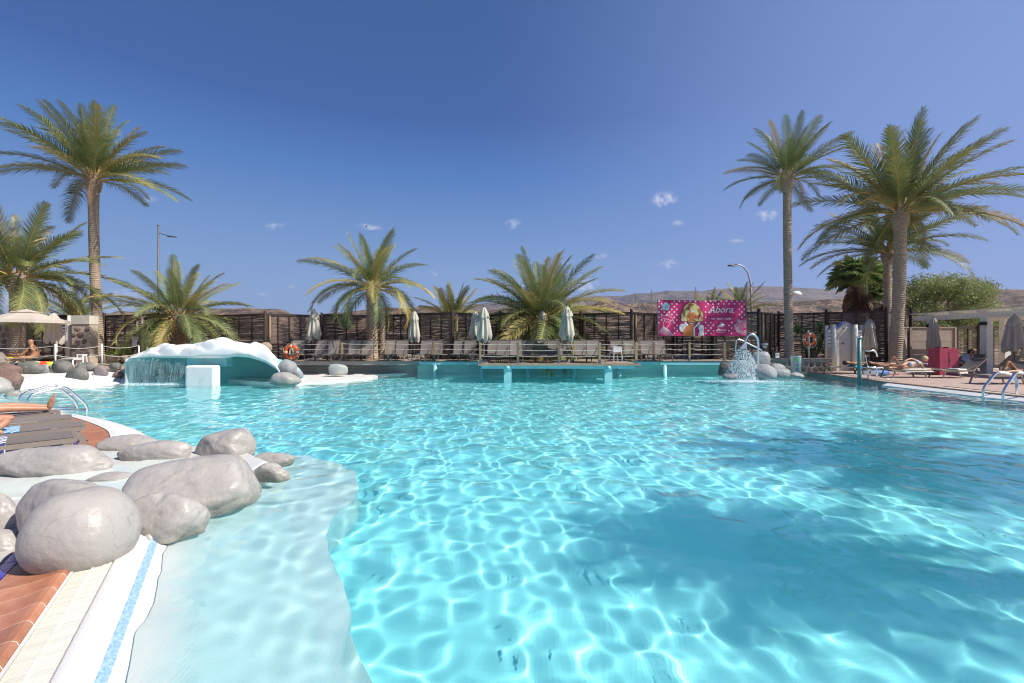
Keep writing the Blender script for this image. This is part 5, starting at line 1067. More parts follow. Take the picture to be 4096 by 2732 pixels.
def stroke(pts, w, closed=False):
    out = []; P = [Vector((x, y)) for x, y in pts]
    if closed: P.append(P[0])
    for a, b_ in zip(P, P[1:]):
        d = (b_ - a); 
        if d.length < 1e-3: continue
        d.normalize(); n = Vector((-d.y, d.x)) * w / 2; a2 = a - d * w * .3; b2 = b_ + d * w * .3; out.append([tuple(a2 + n), tuple(b2 + n), tuple(b2 - n), tuple(a2 - n)])
    return out
def curve(pts, n=6):
    v = smooth_poly([Vector((x, y, 0)) for x, y in pts], n); return [(p.x, p.y) for p in v]
# polka dots
dots = []
for r in range(14):
    for c in range(36):
        x = 322 + c * 50.5; y = 125 + r * 52 + 0
        if (c + r) % 2: continue
        if x > 2015 or y > 795: continue
        if 690 < x < 1205 and y > 130: continue
        if 340 < x < 620 and (y > 400 or y < 330) and not (x < 380): 
            if y > 340 or x < 560: continue
        if 1235 < x < 1860 and 190 < y < 500: continue
        if 1420 < x < 1640 and 510 < y < 760: continue
        if x > 1760 and y > 480: continue
        if x < 600 and y > 590: continue
        dots.append(disc(x, y, 14.5))
flat('polka_dots', dots, PW, 0)
# hibiscus
pet = []
for k in range(5):
    a = k * 2 * math.pi / 5 - .3; pet.append(disc(453 + 42 * math.cos(a), 228 + 42 * math.sin(a), 41, 16))
flat('flower', pet, PAQ, 1); flat('flower_lines', sum([stroke([(453, 228), (453 + 50 * math.cos(a), 228 + 50 * math.sin(a))], 3) for a in [k * 2 * math.pi / 5 + .33 for k in range(5)]], []) + [disc(455, 228, 8)], PDK, 2)
# dress on hanger
ln = []
ln += stroke(curve([(500, 400), (530, 385), (532, 355), (505, 345), (484, 360), (486, 375)]), 6)
ln += stroke(curve([(350, 410), (400, 404), (500, 405), (560, 435), (600, 480), (610, 508), (560, 498), (460, 475), (380, 445), (350, 410)]), 6)
ln += stroke(curve([(428, 470), (424, 500), (405, 545), (410, 580), (395, 610)]), 6) + stroke(curve([(540, 500), (535, 550), (510, 590), (475, 640)]), 6)
ln += stroke([(424, 495), (455, 525), (535, 530)], 5) + stroke([(395, 605), (475, 655)], 6) + stroke([(400, 620), (470, 668)], 5)
for k in range(15):
    t = k / 14; ln += stroke(curve([(400 + 70 * t, 622 + 40 * t), (330 + 190 * t + 20, 690 + 20 * t), (312 + 285 * t, 740 + 55 * min(1, t * 1.8) )]), 5)
flat('dress_outline', ln, PW, 1)
# frill outline at right
ln = []
for k in range(8):
    t = k / 7; ln += stroke(curve([(2015, 490 + 20 * k), (1930 - 5 * k, 500 + 24 * k), (1850 - 12 * k + 70 * t, 540 + 26 * k), (1790 + 40 * t * t * 3, 590 + 19 * k)]), 4)
for cx, cy in ((1880, 515), (1860, 500), (1905, 520), (1800, 600), (1815, 650), (1835, 665), (1860, 630), (1850, 700), (1880, 725), (1905, 700), (1930, 745), (1960, 710), (1980, 750), (2000, 715)): ln += stroke(disc(cx, cy, 20, 10), 5, True)
flat('frill_outline', ln, PW, 1)
# generic blonde woman drawing
flat('hair_outline', [disc(960, 300, 170, 24, 155), disc(860, 400, 110, 20, 120), disc(1070, 400, 110, 20, 125), disc(800, 470, 55, 16), disc(1130, 480, 48, 16)], PBR, 1)
flat('body', [[(800, 800), (780, 720), (800, 600), (860, 560), (1080, 560), (1170, 590), (1195, 660), (1190, 800)], disc(955, 590, 60, 14, 60)], POR, 2)
flat('hair', [disc(960, 300, 158, 24, 145), disc(860, 400, 100, 20, 110), disc(1070, 400, 100, 20, 115), disc(800, 470, 46, 16), disc(1130, 480, 40, 16)], PCR, 2)
flat('face', [disc(960, 440, 96, 24, 125)], POR, 3)
flat('cheeks', [disc(900, 478, 24, 12, 26), disc(1020, 476, 22, 12, 26)], mat('print_peach', (.70, .36, .20), .5), 4)
flat('face_light', [[(935, 315), (1020, 318), (1028, 370), (985, 400), (975, 470), (950, 468), (950, 400)], [(925, 545), (990, 548), (985, 590), (940, 590)]], PW, 4)
hl = []
for k in range(9):
    a = k * .33; hl += stroke(curve([(1010 - k * 6, 180 + k * 4), (900 - k * 14, 200 + k * 16), (830 - k * 3, 290 + k * 14), (800 + k * 7, 380 + k * 6)]), 9)
for k in range(6): hl += stroke(curve([(1040 + k * 8, 200 + k * 22), (1110 + k * 4, 290 + k * 22), (1130 + k * 2, 370 + k * 20), (1160 - k * 8, 470 + k * 5)]), 9)
flat('hair_strands', hl, mat('print_strand', (.40, .17, .03), .5), 3)
hl = stroke(curve([(880, 410), (905, 402), (935, 412)]), 6) + stroke(curve([(1000, 410), (1025, 400), (1052, 412)]), 6) + stroke(curve([(890, 430), (912, 438), (936, 430)]), 7) + stroke(curve([(1000, 430), (1022, 438), (1046, 428)]), 7) + [disc(962, 520, 40, 14, 20)]
flat('features', hl, PBR, 5); flat('smile', [disc(962, 516, 28, 12, 8)], PW, 6)
flat('arms', [[(905, 800), (925, 640), (850, 600), (815, 545), (840, 500), (875, 560), (940, 600), (930, 800)], [(1000, 800), (985, 640), (1030, 600), (1060, 570), (1080, 510), (1125, 540), (1090, 590), (1020, 640), (1018, 800)]], PW, 4)
flat('sleeves', [disc(785, 640, 72, 18, 80), [(1100, 700), (1190, 600), (1195, 790), (1080, 795)], disc(1140, 640, 55, 14, 60)], PW, 5)
hl = []
for k in range(5): hl += stroke(curve([(740 + k * 20, 590), (725 + k * 28, 650), (760 + k * 16, 705)]), 4) + stroke([(820 + k * 14, 500 + k * 5), (840 + k * 12, 540)], 3) + stroke([(1060 + k * 16, 505 + k * 4), (1050 + k * 16, 550)], 3)
for k in range(4): hl += stroke(curve([(1090, 690 + k * 25), (1140, 670 + k * 25), (1190, 640 + k * 35)]), 4)
hl += stroke([(760, 730), (800, 715), (838, 735), (800, 725), (760, 745)], 8) + stroke([(1100, 770), (1140, 790), (1180, 765), (1180, 795), (1100, 795)], 6)
flat('sleeve_lines', hl, PBR, 6)
def text(body, x, y, size, m, name, shear=0., extrude=.0, lay=2, xs=1., bold=0., align='CENTER', parent=BN, conv=bp):
    cu = bpy.data.curves.new(name, 'FONT'); cu.body = body; cu.size = 1; cu.shear = shear; cu.align_x = align; cu.offset = bold; cu.resolution_u = 4
    o = bpy.data.objects.new('t', cu); COL.objects.link(o); dg = bpy.context.evaluated_depsgraph_get(); me = bpy.data.meshes.new_from_object(o.evaluated_get(dg)); bpy.data.objects.remove(o)
    me.name = name
    for v in me.vertices: v.co = conv(x + v.co.x * size * xs, y - v.co.y * size, lay)
    me.materials.clear(); me.materials.append(m); return link(name, me, parent)
text('Abora', 1520, 345, 185, PW, 'lettering', .38, lay=2, bold=.0, xs=1.0)
flat('lettering_swash', stroke(curve([(1290, 352), (1320, 348), (1345, 325), (1360, 300)]), 12) + stroke(curve([(1735, 330), (1750, 350), (1768, 345)]), 12), PW, 2)
text('GOES VINTAGE!', 1545, 436, 78, PPU, 'lettering', 0, lay=1, xs=.98); text('HOY - TODAY - HEUTE', 1528, 480, 37, PW, 'lettering', 0, lay=1, bold=.02)
text('Abora', 1530, 706, 72, PW, 'lettering', .35, lay=1, bold=.01); text('by LOPESAN HOTELS', 1532, 737, 17, PW, 'lettering', 0, lay=1)
flat('emblem', [curve([(1480, 610), (1510, 585), (1560, 565), (1605, 572), (1612, 582), (1590, 600), (1540, 612), (1495, 612)]), [(1545, 570), (1520, 520), (1560, 555), (1550, 518), (1575, 562)], [(1550, 605), (1545, 632), (1566, 612), (1575, 640), (1585, 605)], [(1490, 600), (1460, 612), (1475, 618), (1458, 645), (1492, 618)]], PW, 1)
for px in (2631, 2986): MB().tube([(X(px, BD), BD, .75), (X(px, BD), BD, Z(1193, BD))], .03, 8).build('pole', M_metal, BN)
MB().tube([(bx0, BD, bz1 + .01), (bx1, BD, bz1 + .01)], .014, 6).build('wire', M_metal, BN)
# ================================================================ RIGHT PLANTER, SHOWER, LIFT, BINS
PLN = thing('planter_wall', 'rubble stone planter wall under the slender palm and yucca', 'planter wall', (X(3200, 24), 24, .15))
MB().bbox((X(3062, 23.7), 23.75, 0), (X(3330, 23.7), 26.2, .80)).build('core', M_mort, PLN); rubble(PLN, X(3062, 23.7), X(3330, 23.7), 23.75, .16, .80, .32)
MB().bbox((X(3058, 23.7) - .02, 23.68, .80), (X(3332, 23.7) + .02, 24.1, .85)).build('coping', M_mort, PLN)
SW = thing('shower_wall', 'white arched outdoor shower wall with a blue rim and round posts', 'shower', (X(3380, 24.6), 24.6, .13))
M_cream = mat('cream_render', (.62, .57, .47), .7, (.54, .49, .40), 2, .1, 20); M_rim = mat('blue_rim', (.20, .26, .50), .5)
xa, xb_ = X(3345, 24.6), X(3415, 24.6)
def arch(off_):
    pts = []
    for k in range(25):
        t = k / 24; x = xa + (xb_ - xa) * t - 0; z = Z(1316, 24.6) + (Z(1296, 24.6) - Z(1316, 24.6) + .06) * (math.sin(math.pi * t) ** 1.6); pts.append((x, z + off_))
    return pts
MB().plate([(xa, .13)] + arch(0) + [(xb_, .13)], 24.55, 24.75).build('panel', M_cream, SW)
mb = MB(); a_ = arch(0); c_ = arch(.06)
for i in range(24): mb.plate([a_[i], a_[i + 1], c_[i + 1], c_[i]], 24.5, 24.8)
mb.build('rim', M_rim, SW)
for px in (3334, 3420): MB().tube([(X(px, 24.4), 24.4, .13), (X(px, 24.4) + .02, 24.4, 1.4), (X(px - 1, 24.4), 24.4, Z(1298, 24.4))], [.14, .13, .125], 12).build('post', mat('cream_post', (.72, .68, .58), .65, (.6, .56, .48), 8), SW)
MB().tube([(X(3374, 24.6), 24.55, Z(1313, 24.6)), (X(3374, 24.6), 24.35, Z(1313, 24.6) - .02)], [.05, .07], 10).build('shower_head', M_chrome, SW)
MB().box((X(3373, 24.5), 24.53, Z(1374, 24.5)), (.11, .03, .09)).build('push_button', M_metal, SW)
for s, (p0, p1) in enumerate(((3303, 3328), (3428, 3446))):
    for k in range(5): MB().bbox((X(p0, 24.7), 24.66, Z(1330 + k * 14, 24.6)), (X(p1, 24.7), 24.72, Z(1330 + k * 14, 24.6) + .12)).build('side_slat', M_wpl, SW)
    MB().bbox((X(p0, 24.8), 24.74, .13 if s else .85), (X(p1, 24.8), 24.8, Z(1320, 24.7))).build('side_panel', M_cream, SW)
MB().tube([(X(3302, 24.7), 24.65, .8), (X(3303, 24.7), 24.65, Z(1303, 24.7))], .08, 10).build('post', M_wash, SW); MB().tube([(X(3447, 24.9), 24.9, .13), (X(3449, 24.9), 24.9, Z(1300, 24.9))], .13, 10).build('post', M_wash, SW)
LT = thing('pool_lift', 'teal post pool lift with a perforated white plastic seat at the patio edge', 'pool lift', (14.5, 19.0, 0))
D = 18.9; M_tpost = mat('teal_metal', (.05, .19, .19), .4, (.09, .25, .24), 5)
o = MB().tube([(X(3437, D), D, -.9), (X(3437, D), D, Z(1350, D))], .072, 16).build('post', M_tpost, LT); recv(o)
MB().tube([(X(3437, D), D, Z(1352, D)), (X(3437, D), D, Z(1346, D))], .11, 12).build('cap', M_chrome, LT)
D = 19.2
seat = [(3456, 1427), (3458, 1455), (3464, 1466), (3480, 1471), (3524, 1468), (3527, 1471), (3480, 1478), (3462, 1474), (3452, 1460), (3450, 1430)]
mb = MB(); 
for i in range(12):   # bucket seat as a curved shell
    pass
prof_ = [(-.02, .56), (0.0, .50), (.02, .30), (.06, .10), (.16, .02), (.40, .0), (.60, .03), (.64, .0)]
sx0 = X(3462, D); sz0 = Z(1474, D); vs = []
for (dx, dz) in prof_:
    for k in range(7):
        w_ = (k - 3) / 3 * (.24 if dz < .4 else .20); vs.append((sx0 + dx * .9 + abs(w_) * .12 * 0, D + w_, sz0 + dz + abs(w_) ** 2 * .5 * (1 if dz < .1 else 0)))
# back faces the viewer a little: rotate the seat about its vertical axis
rot = Matrix.Rotation(R(-38), 3, 'Z'); c0 = Vector((sx0, D, 0)); vs = [c0 + rot @ (Vector(v) - c0) for v in vs]
mb.add(vs, [(j * 7 + i, j * 7 + i + 1, (j + 1) * 7 + i + 1, (j + 1) * 7 + i) for j in range(7) for i in range(6)], True); o = mb.build('seat', M_wpl, LT, recalc=False); so_ = o.modifiers.new('s', 'SOLIDIFY'); so_.thickness = .02
mb = MB()
for j in range(5):
    for i in range(6): 
        v = c0 + rot @ (Vector((sx0 - .01 + .012, D - .15 + i * .06 + (j % 2) * .02, sz0 + .16 + j * .06)) - c0); mb.blob(v, (.014, .016, .016), 1, 0)
mb.build('holes', M_metal, LT)
for q in ([(sx0 - .1, D - .1, sz0 + .75), (sx0 + .35, D - .1, sz0 + .76), (sx0 + .42, D - .1, sz0 + .5)], [(X(3437, D), D - .1, .62), (sx0 + .1, D - .25, .66), (sx0 + .25, D - .27, .64), (sx0 + .27, D - .27, .3)], [(X(3437, D), D, .35), (sx0 + .55, D, .35)], [(sx0 + .1, D, .35), (sx0 + .1, D, -.0), (sx0 + .75, D - .2, -.0 + .16), (sx0 + .85, D - .2, .02 + .12)], [(sx0 + .45, D, .35), (sx0 + .45, D, .14)]):
    MB().tube(round_path(q), .028, 8).build('tube', M_chrome, LT)
for k, px in enumerate((3452, 3478)): MB().box((X(px, D) + .1, D - .06, .42), (.2, .03, .16)).build('bracket', M_wpl, LT)
# clear recycling cylinder
RC = thing('clear_bin', 'clear plastic cylinder bin with coloured stripes and a green round sticker', 'bin', (X(3184, 22.8), 22.8, .15))
m = bpy.data.materials.new('clear_plastic'); m.use_nodes = True; nt = m.node_tree; b = nt.nodes['Principled BSDF']; b.inputs['Base Color'].default_value = (.9, .95, .95, 1); b.inputs['Roughness'].default_value = .15
tr = N(nt, 'ShaderNodeBsdfTransparent'); tr.inputs[0].default_value = (.86, .9, .9, 1); ms = N(nt, 'ShaderNodeMixShader'); ms.inputs[0].default_value = .28; nt.links.new(tr.outputs[0], ms.inputs[1]); nt.links.new(b.outputs[0], ms.inputs[2]); nt.links.new(ms.outputs[0], nt.nodes['Material Output'].inputs[0]); M_clear = m
MB().lathe([(.225, 0), (.232, .83)], 28).build('body', M_clear, RC, False, recalc=False); MB().lathe([(.225, .82), (.243, .82), (.243, .85), (.225, .85)], 28).build('rim', M_wpl, RC, False); MB().lathe([(0, .0), (.24, .0), (.24, .03), (0, .03)], 28).build('base', M_metal, RC, False)
def cyl_dec(a0, a1, z0, z1, m, nm, r=.236):
    mb = MB(); n = 6; mb.add([(r * math.cos(a), r * math.sin(a), z) for z in (z0, z1) for a in np.linspace(a0, a1, n)], [(i, i + 1, n + i + 1, n + i) for i in range(n - 1)]); return mb.build(nm, m, RC, False, recalc=False)
for k, c in enumerate([(.75, .2, .05), (.15, .12, .4), (.6, .08, .1), (.7, .55, .1), (.12, .15, .45), (.6, .1, .12)]): cyl_dec(R(-118), R(-103), .08 + k * .065, .13 + k * .065, pr('stripe%d' % k, c), 'stripe')
cyl_dec(R(-88), R(-70), .10, .78, pr('turquoise', (.15, .55, .5)), 'stripe')
cyl_dec(R(-122), R(-97), .58, .72, pr('green', (.30, .62, .05)), 'sticker', .238)
# lamp bollard, dark box with no-smoking sign
def bollard(label, x, y, z0, h, m=M_dwood):
    T = thing('bollard_lamp', label, 'bollard lamp', (x, y, z0)); MB().lathe([(.13, 0), (.125, h * .72), (.11, h * .74), (.11, h * .82), (.19, h * .84), (.17, h * .9), (.06, h)], 14).build('post', m, T, False); MB().lathe([(.125, h * .74), (.13, h * .82)], 14).build('lens', M_wpl, T, False); MB().lathe([(.20, h * .835), (.19, h * .88), (.07, h * .99), (0, h)], 14).build('cap', M_wash, T, False)
bollard('round-capped bollard lamp behind the fountain boulder', X(3056, 24.6), 24.6, .12, Z(1360, 24.6) - .12, mat('bollard_brown', (.10, .07, .055), .7))
bollard('bollard lamp with a white notice beside the yellow-green shrub', X(540, 24.6), 24.6, .46, Z(1334, 24.6) - .46)
o = MB().box((X(538, 24.4), 24.4, Z(1370, 24.4)), (.25, .02, .34)).build('notice', mat('notice_lilac', (.55, .53, .68), .6), None); tag(o, 'small pale paper notice fixed to the left bollard lamp', 'notice')
T = thing('dark_box', 'low dark slatted litter box with a no smoking sign', 'litter box', (X(3096, 23.5), 23.4, .86))
for k in range(7): MB().box((-.19 + k * .063, -.12, .17), (.052, .03, .38)).build('slat', M_dwood, T, False)
MB().box((0, .0, .17), (.40, .2, .36)).build('body', M_dwood, T, False)
MB().box((.03, -.145, .15), (.19, .012, .25)).build('sign', M_wpl, T, False)
mb = MB(); 
for k in range(20):
    a0, a1 = 2 * math.pi * k / 20, 2 * math.pi * (k + 1) / 20; f = lambda r, a: (.03 + r * math.cos(a), -.1535, .17 + r * math.sin(a)); mb.add([f(.052, a0), f(.052, a1), f(.066, a1), f(.066, a0)], [(0, 1, 2, 3)])
mb.add([(.03 - .04, -.1535, .205), (.03 - .03, -.1535, .213), (.03 + .04, -.1535, .135), (.03 + .03, -.1535, .127)], [(0, 1, 2, 3)]); mb.add([(0, -.154, .165), (.06, -.154, .165), (.06, -.154, .177), (0, -.154, .177)], [(0, 1, 2, 3)])
mb.build('no_smoking_mark', PDK, T, False, recalc=False)
# pergola
PG = thing('pergola', 'whitewashed timber pergola with thin slats over the right loungers', 'pergola', (25, 22, .15))
gx = 23.35; zb_ = 3.02
for x, y in ((gx, 25.3), (gx, 22.4), (gx, 19.2), (27.4, 25.3), (27.4, 22.4)): MB().bbox((x - .16, y - .16, .12), (x + .16, y + .16, zb_)).build('post', M_wash, PG)
for x in (gx - .12, gx + .12, 27.4): MB().bbox((x - .05, 18.0, zb_ - .12), (x + .05, 26.2, zb_ + .14)).build('beam', M_wash, PG)
for y in (25.3, 23.8, 22.4, 20.8, 19.2, 18.1): MB().bbox((gx - .45, y - .04, zb_ + .142), (28.2, y + .04, zb_ + .26)).build('rafter', M_wash, PG)
sl_me = MB().box((0, 0, 0), (.026, 8.4, .035)).mesh('slat', M_wash)
for k in range(84): link('slat', sl_me, PG, (gx - .4 + k * .056 - 25, 22.1 - 22, zb_ + .28 - .15), (0, R(0), 0))
for x, y in ((gx - .25, 25.2), (gx - .25, 22.3)): MB().box((x, y, zb_ - .42), (.22, .16, .17)).build('flood_lamp', M_dark, PG); 
# right loungers
def rlounger(label, x, y, rz, back, **k):
    o = lounger('sun_lounger', label, back, M_sling, M_lf, None); o.location = (x, y, .15); o.rotation_euler = (0, 0, rz); return o
rlounger('flat lounger under the sunbathing woman on the right patio', X(3640, 19.9), 19.95, R(-90) , 4)
rlounger('raised-back lounger with a grey towel in front of the magenta cabinet', X(3835, 19.7), 19.75, R(-88), 40)
rlounger('lounger cut by the right edge behind the steel ladder rails', X(4010, 16.9), 16.9, R(-84), 38)
rlounger('raised-back lounger at the back beneath the pergola', X(3975, 23.4), 23.2, R(-90), 42)
rlounger('low lounger with a turquoise towel in front of the shower wall', X(3395, 22.3), 22.3, R(-96), 5)
rlounger('lounger behind the white lift seat holding bare legs', X(3520, 22.0), 22.0, R(-90), 25)
rlounger('lounger of the seated man in a pale shirt behind the magenta cabinet', X(3840, 22.6), 22.5, R(-90), 50)
def drape(label, x, y, z, w, d, m, rz=0, drop=.12, seed=0):
    mb = MB(); vs = []; n = 10
    for j in range(n):
        for i in range(n):
            a, b_ = (i / (n - 1) - .5) * w, (j / (n - 1) - .5) * d; e = max(abs(a) / w, abs(b_) / d) * 2
            vs.append((a, b_, .015 * noise.noise(Vector((a * 6, b_ * 6, seed))) - (drop if e > .95 else 0)))
    rot = Matrix.Rotation(rz, 3, 'Z'); vs = [Vector((x, y, z)) + rot @ Vector(v) for v in vs]; k = len(vs)
    mb.add(vs + [v - Vector((0, 0, .012)) for v in vs], [(j * n + i, j * n + i + 1, (j + 1) * n + i + 1, (j + 1) * n + i) for j in range(n - 1) for i in range(n - 1)], True); return tag(mb.build('towel', m, recalc=False), label, 'towel')
drape('pale beige towel under the sunbathing woman', X(3640, 19.9) + .2, 19.95, .545, 1.3, .7, mat('towel_beige', (.55, .50, .42), .9, (.48, .43, .36), 20), 0, .14, 1)
drape('cream towel hanging over the raised grey lounger', X(3828, 19.7), 19.75, .55, .45, .72, mat('towel_cream', (.62, .58, .48), .9), 0, .2, 2)
drape('turquoise towel on the low lounger by the shower', X(3415, 22.3), 22.2, .56, .4, .6, mat('towel_turq', (.05, .40, .50), .9), 0, .08, 3)
o = MB().blob((X(3555, 20.5), 21.0, .26), (.42, .22, .16), 3, .2, 3, 5, flat=.6).build('beach_bag', mat('bag_blue', (.05, .15, .42), .6, (.10, .25, .55), 8), None); tag(o, 'blue beach bag on the patio behind the white lift seat', 'bag')
for i, (px, py) in enumerate(((3565, 1500), (3590, 1499))):
    p = at(px, py, .155); mb = MB(); mb.blob((p.x, p.y, .17), (.13, .05, .018), 2, .05); mb.tube([(p.x - .0, p.y - .04, .18), (p.x + .05, p.y, .225), (p.x, p.y + .04, .18)], .008, 5); o = mb.build('flip_flop', mat('flipflop', (.55, .06, .12), .6)); tag(o, ['left pink flip-flop lying under the flat right lounger', 'right pink flip-flop lying under the flat right lounger'][i], 'flip-flop')
# cabinet
CB = thing('magenta_cabinet', 'glossy magenta cabinet with a rounded top between the right loungers', 'cabinet', (X(3772, 21.5), 21.5, .15))
hh = Z(1392, 21.5) - .15; w_ = (3812 - 3738) / 2 * 21.5 / 1820
MB().plate([(-w_, 0), (w_, 0), (w_, hh - .12), (w_ * .86, hh - .02), (w_ * .6, hh), (-w_ * .9, hh), (-w_, hh - .04)], -.3, .3).build('body', M_red_c, CB, False)
MB().box((0, -.306, hh * .45), (.02, .012, hh * .86)).build('seam', mat('magenta_dark', (.25, .03, .06), .5), CB, False); MB().box((w_ * .1, -.31, hh * .55), (.05, .02, .12)).build('handle', M_metal, CB, False)
MB().box((-w_ * .2, 0, hh + .05), (.45, .4, .015)).build('tray', M_red_c, CB, False)
for sx in (-.2, .2): MB().box((-w_ * .2 + sx, 0, hh + .02), (.015, .3, .06)).build('tray_leg', M_metal, CB, False)
T = thing('side_table', 'small white table behind the sunbathing woman', 'table', (X(3705, 22.3), 22.3, .15)); MB().box((0, 0, .48), (.75, .5, .04)).build('top', M_wpl, T, False)
for sx in (-1, 1):
    for sy in (-1, 1): MB().box((sx * .33, sy * .2, .23), (.05, .05, .46)).build('leg', M_wpl, T, False)
o = MB().blob((X(3712, 22.2), 22.2, .73), (.2, .12, .05), 2, .2, 3, 2).build('folded_cloth', mat('cloth_purple', (.35, .02, .2), .8)); tag(o, 'crumpled purple cloth on the small white table', 'cloth')
# ================================================================ LEFT TERRACE THINGS
def pillar(label, px0, px1, D, z0, ztop, cap, m):
    T = thing('stone_pillar', label, 'pillar', (X((px0 + px1) / 2, D), D, z0)); a, b_ = X(px0, D), X(px1, D)
    MB().bbox((a, D, z0), (b_, D + .5, ztop)).build('core', M_mort if m is M_rub else m, T); 
    rubble(T, a, b_, D, z0 + .05, ztop - cap, .42); MB().bbox((a - .02, D - .04, ztop - cap), (b_ + .02, D + .52, ztop + .02)).build('render_cap', M_cream, T); return T
pillar('beige rubble stone pillar left of the tallest palm', 287, 358, 24.5, .46, Z(1263, 24.5), .45, M_rub)
T = pillar('dark rubble stone wall at the far left edge', -60, 62, 24.8, .46, Z(1290, 24.8), .05, M_rub)
T = thing('slatted_screen', 'white slatted window screen behind the folded left parasol', 'screen', (X(248, 25.5), 25.5, .46))
for k in range(7): MB().bbox((X(225, 25.5), 25.48, Z(1358 - k * 11.5, 25.5)), (X(268, 25.5), 25.52, Z(1358 - k * 11.5, 25.5) + .07)).build('slat', M_wpl, T)
for px in (225, 268): MB().bbox((X(px, 25.5) - .04, 25.45, .46), (X(px, 25.5) + .04, 25.55, Z(1280, 25.5))).build('post', M_wash, T)
for i, (px, yt, lb) in enumerate(((278, 1262, 'pale wooden post beside the rubble pillar'), (549, 1266, 'left of the two thin poles behind the left bollard lamp'), (569, 1266, 'right of the two thin poles behind the left bollard lamp'))):
    o = MB().tube([(X(px, 24.9), 24.9, .45), (X(px, 24.9), 24.9, Z(yt, 24.9))], .085 if i == 0 else .06, 10).build('pole', M_wash if i == 0 else mat('grey_wood', (.24, .19, .16), .8, (.17, .13, .11), 12)); tag(o, lb, 'pole')
def tlounger(label, x, y, rz, back):
    o = lounger('sun_lounger', label, back, M_sling, M_lf, None); o.location = (x, y, .46); o.rotation_euler = (0, 0, rz); return o
tlounger('lounger with a bright patchwork towel at the far left', X(130, 20.2), 20.2, R(-96), 22)
tlounger('raised-back lounger cut by the left edge under the open parasol', X(20, 19.8), 19.9, R(75), 35)
def patch_mat():
    m = bpy.data.materials.new('towel_patchwork'); m.use_nodes = True; nt = m.node_tree; L = nt.links.new; b = nt.nodes['Principled BSDF']; b.inputs['Roughness'].default_value = .9
    t = N(nt, 'ShaderNodeTexCoord'); v = N(nt, 'ShaderNodeTexVoronoi'); L(t.outputs['Object'], v.inputs[0]); v.inputs['Scale'].default_value = 4.5; v.inputs['Randomness'].default_value = .3; s = N(nt, 'ShaderNodeSeparateColor'); L(v.outputs['Color'], s.inputs[0])
    r = N(nt, 'ShaderNodeValToRGB'); r.color_ramp.interpolation = 'CONSTANT'; e = r.color_ramp.elements; e[0].color = (.65, .06, .03, 1); e[1].position = .85; e[1].color = (.1, .12, .14, 1)
    for p, c in ((.2, (.7, .5, .02)), (.4, (.75, .2, .02)), (.55, (.2, .4, .06)), (.7, (.7, .62, .5))): e.new(p).color = (*c, 1)
    L(s.outputs[0], r.inputs[0]); L(r.outputs[0], b.inputs['Base Color']); return m
MP = patch_mat(); drape('bright red, yellow and green patchwork towel under the bald sunbather', X(130, 20.1), 20.1, .86, 1.9, .75, MP, 0, .22, 7)
drape('navy towel behind the bald sunbather', X(185, 21.2), 21.4, 1.0, .7, .5, mat('towel_dnavy', (.03, .04, .12), .9), .2, .05, 8)
drape('yellow towel at the left edge under the dark-haired sunbather', X(10, 20.8), 20.9, 1.02, 1.2, .4, mat('towel_yellow', (.65, .42, .03), .9), 0, .05, 9)
# ================================================================ LAMPS, PYLONS, BIRD
def lamp_left():
    D = 45; T = thing('street_lamp', 'grey street lamp with a flat slanted head, above the left bushy palm', 'street lamp', (X(634, D), D, .1)); x = X(634, D)
    MB().tube([(x, D, .1), (x, D, 6), (x, D, Z(903, D))], [.12, .11, .09], 10).build('pole', M_metal, T); MB().blob((x, D, Z(902, D)), (.12, .12, .12), 2, 0).build('cap', M_metal, T)
    MB().bar((x, D, Z(932, D)), (X(668, D), D, Z(941, D)), .07).build('arm', M_metal, T); MB().blob((X(688, D), D, Z(947, D)), (.5, .2, .09), 2, .05, flat=.3).build('lamp_head', M_metal, T).rotation_euler = (0, 0, 0)
    MB().bar((X(655, D), D, Z(937, D)), (X(706, D), D, Z(951, D)), .22, .06).build('lamp_plate', M_metal, T)
lamp_left()
D = 60; o = MB().tube([(X(103, D), D, 0), (X(103, D), D, Z(1100, D))], .12, 8).build('pole', M_metal); tag(o, 'distant grey pole rising behind the open parasol', 'pole')
D = 40; T = thing('street_lamp', 'curved grey street lamp right of the pink banner', 'street lamp', (X(3006, D), D, .1)); pts = [(X(3007, D), D, .1), (X(3004, D), D, Z(1180, D)), (X(3001, D), D, Z(1130, D)), (X(2992, D), D, Z(1092, D)), (X(2975, D), D, Z(1068, D)), (X(2955, D), D, Z(1059, D)), (X(2935, D), D, Z(1057, D))]
MB().tube(pts, [.10, .085, .075, .07, .06, .055, .05], 10).build('pole', mat('galv', (.45, .45, .46), .5, metal=.3), T); MB().blob((X(2926, D), D, Z(1063, D)), (.36, .16, .13), 3, .03, flat=.4).build('lamp_head', M_metal, T)
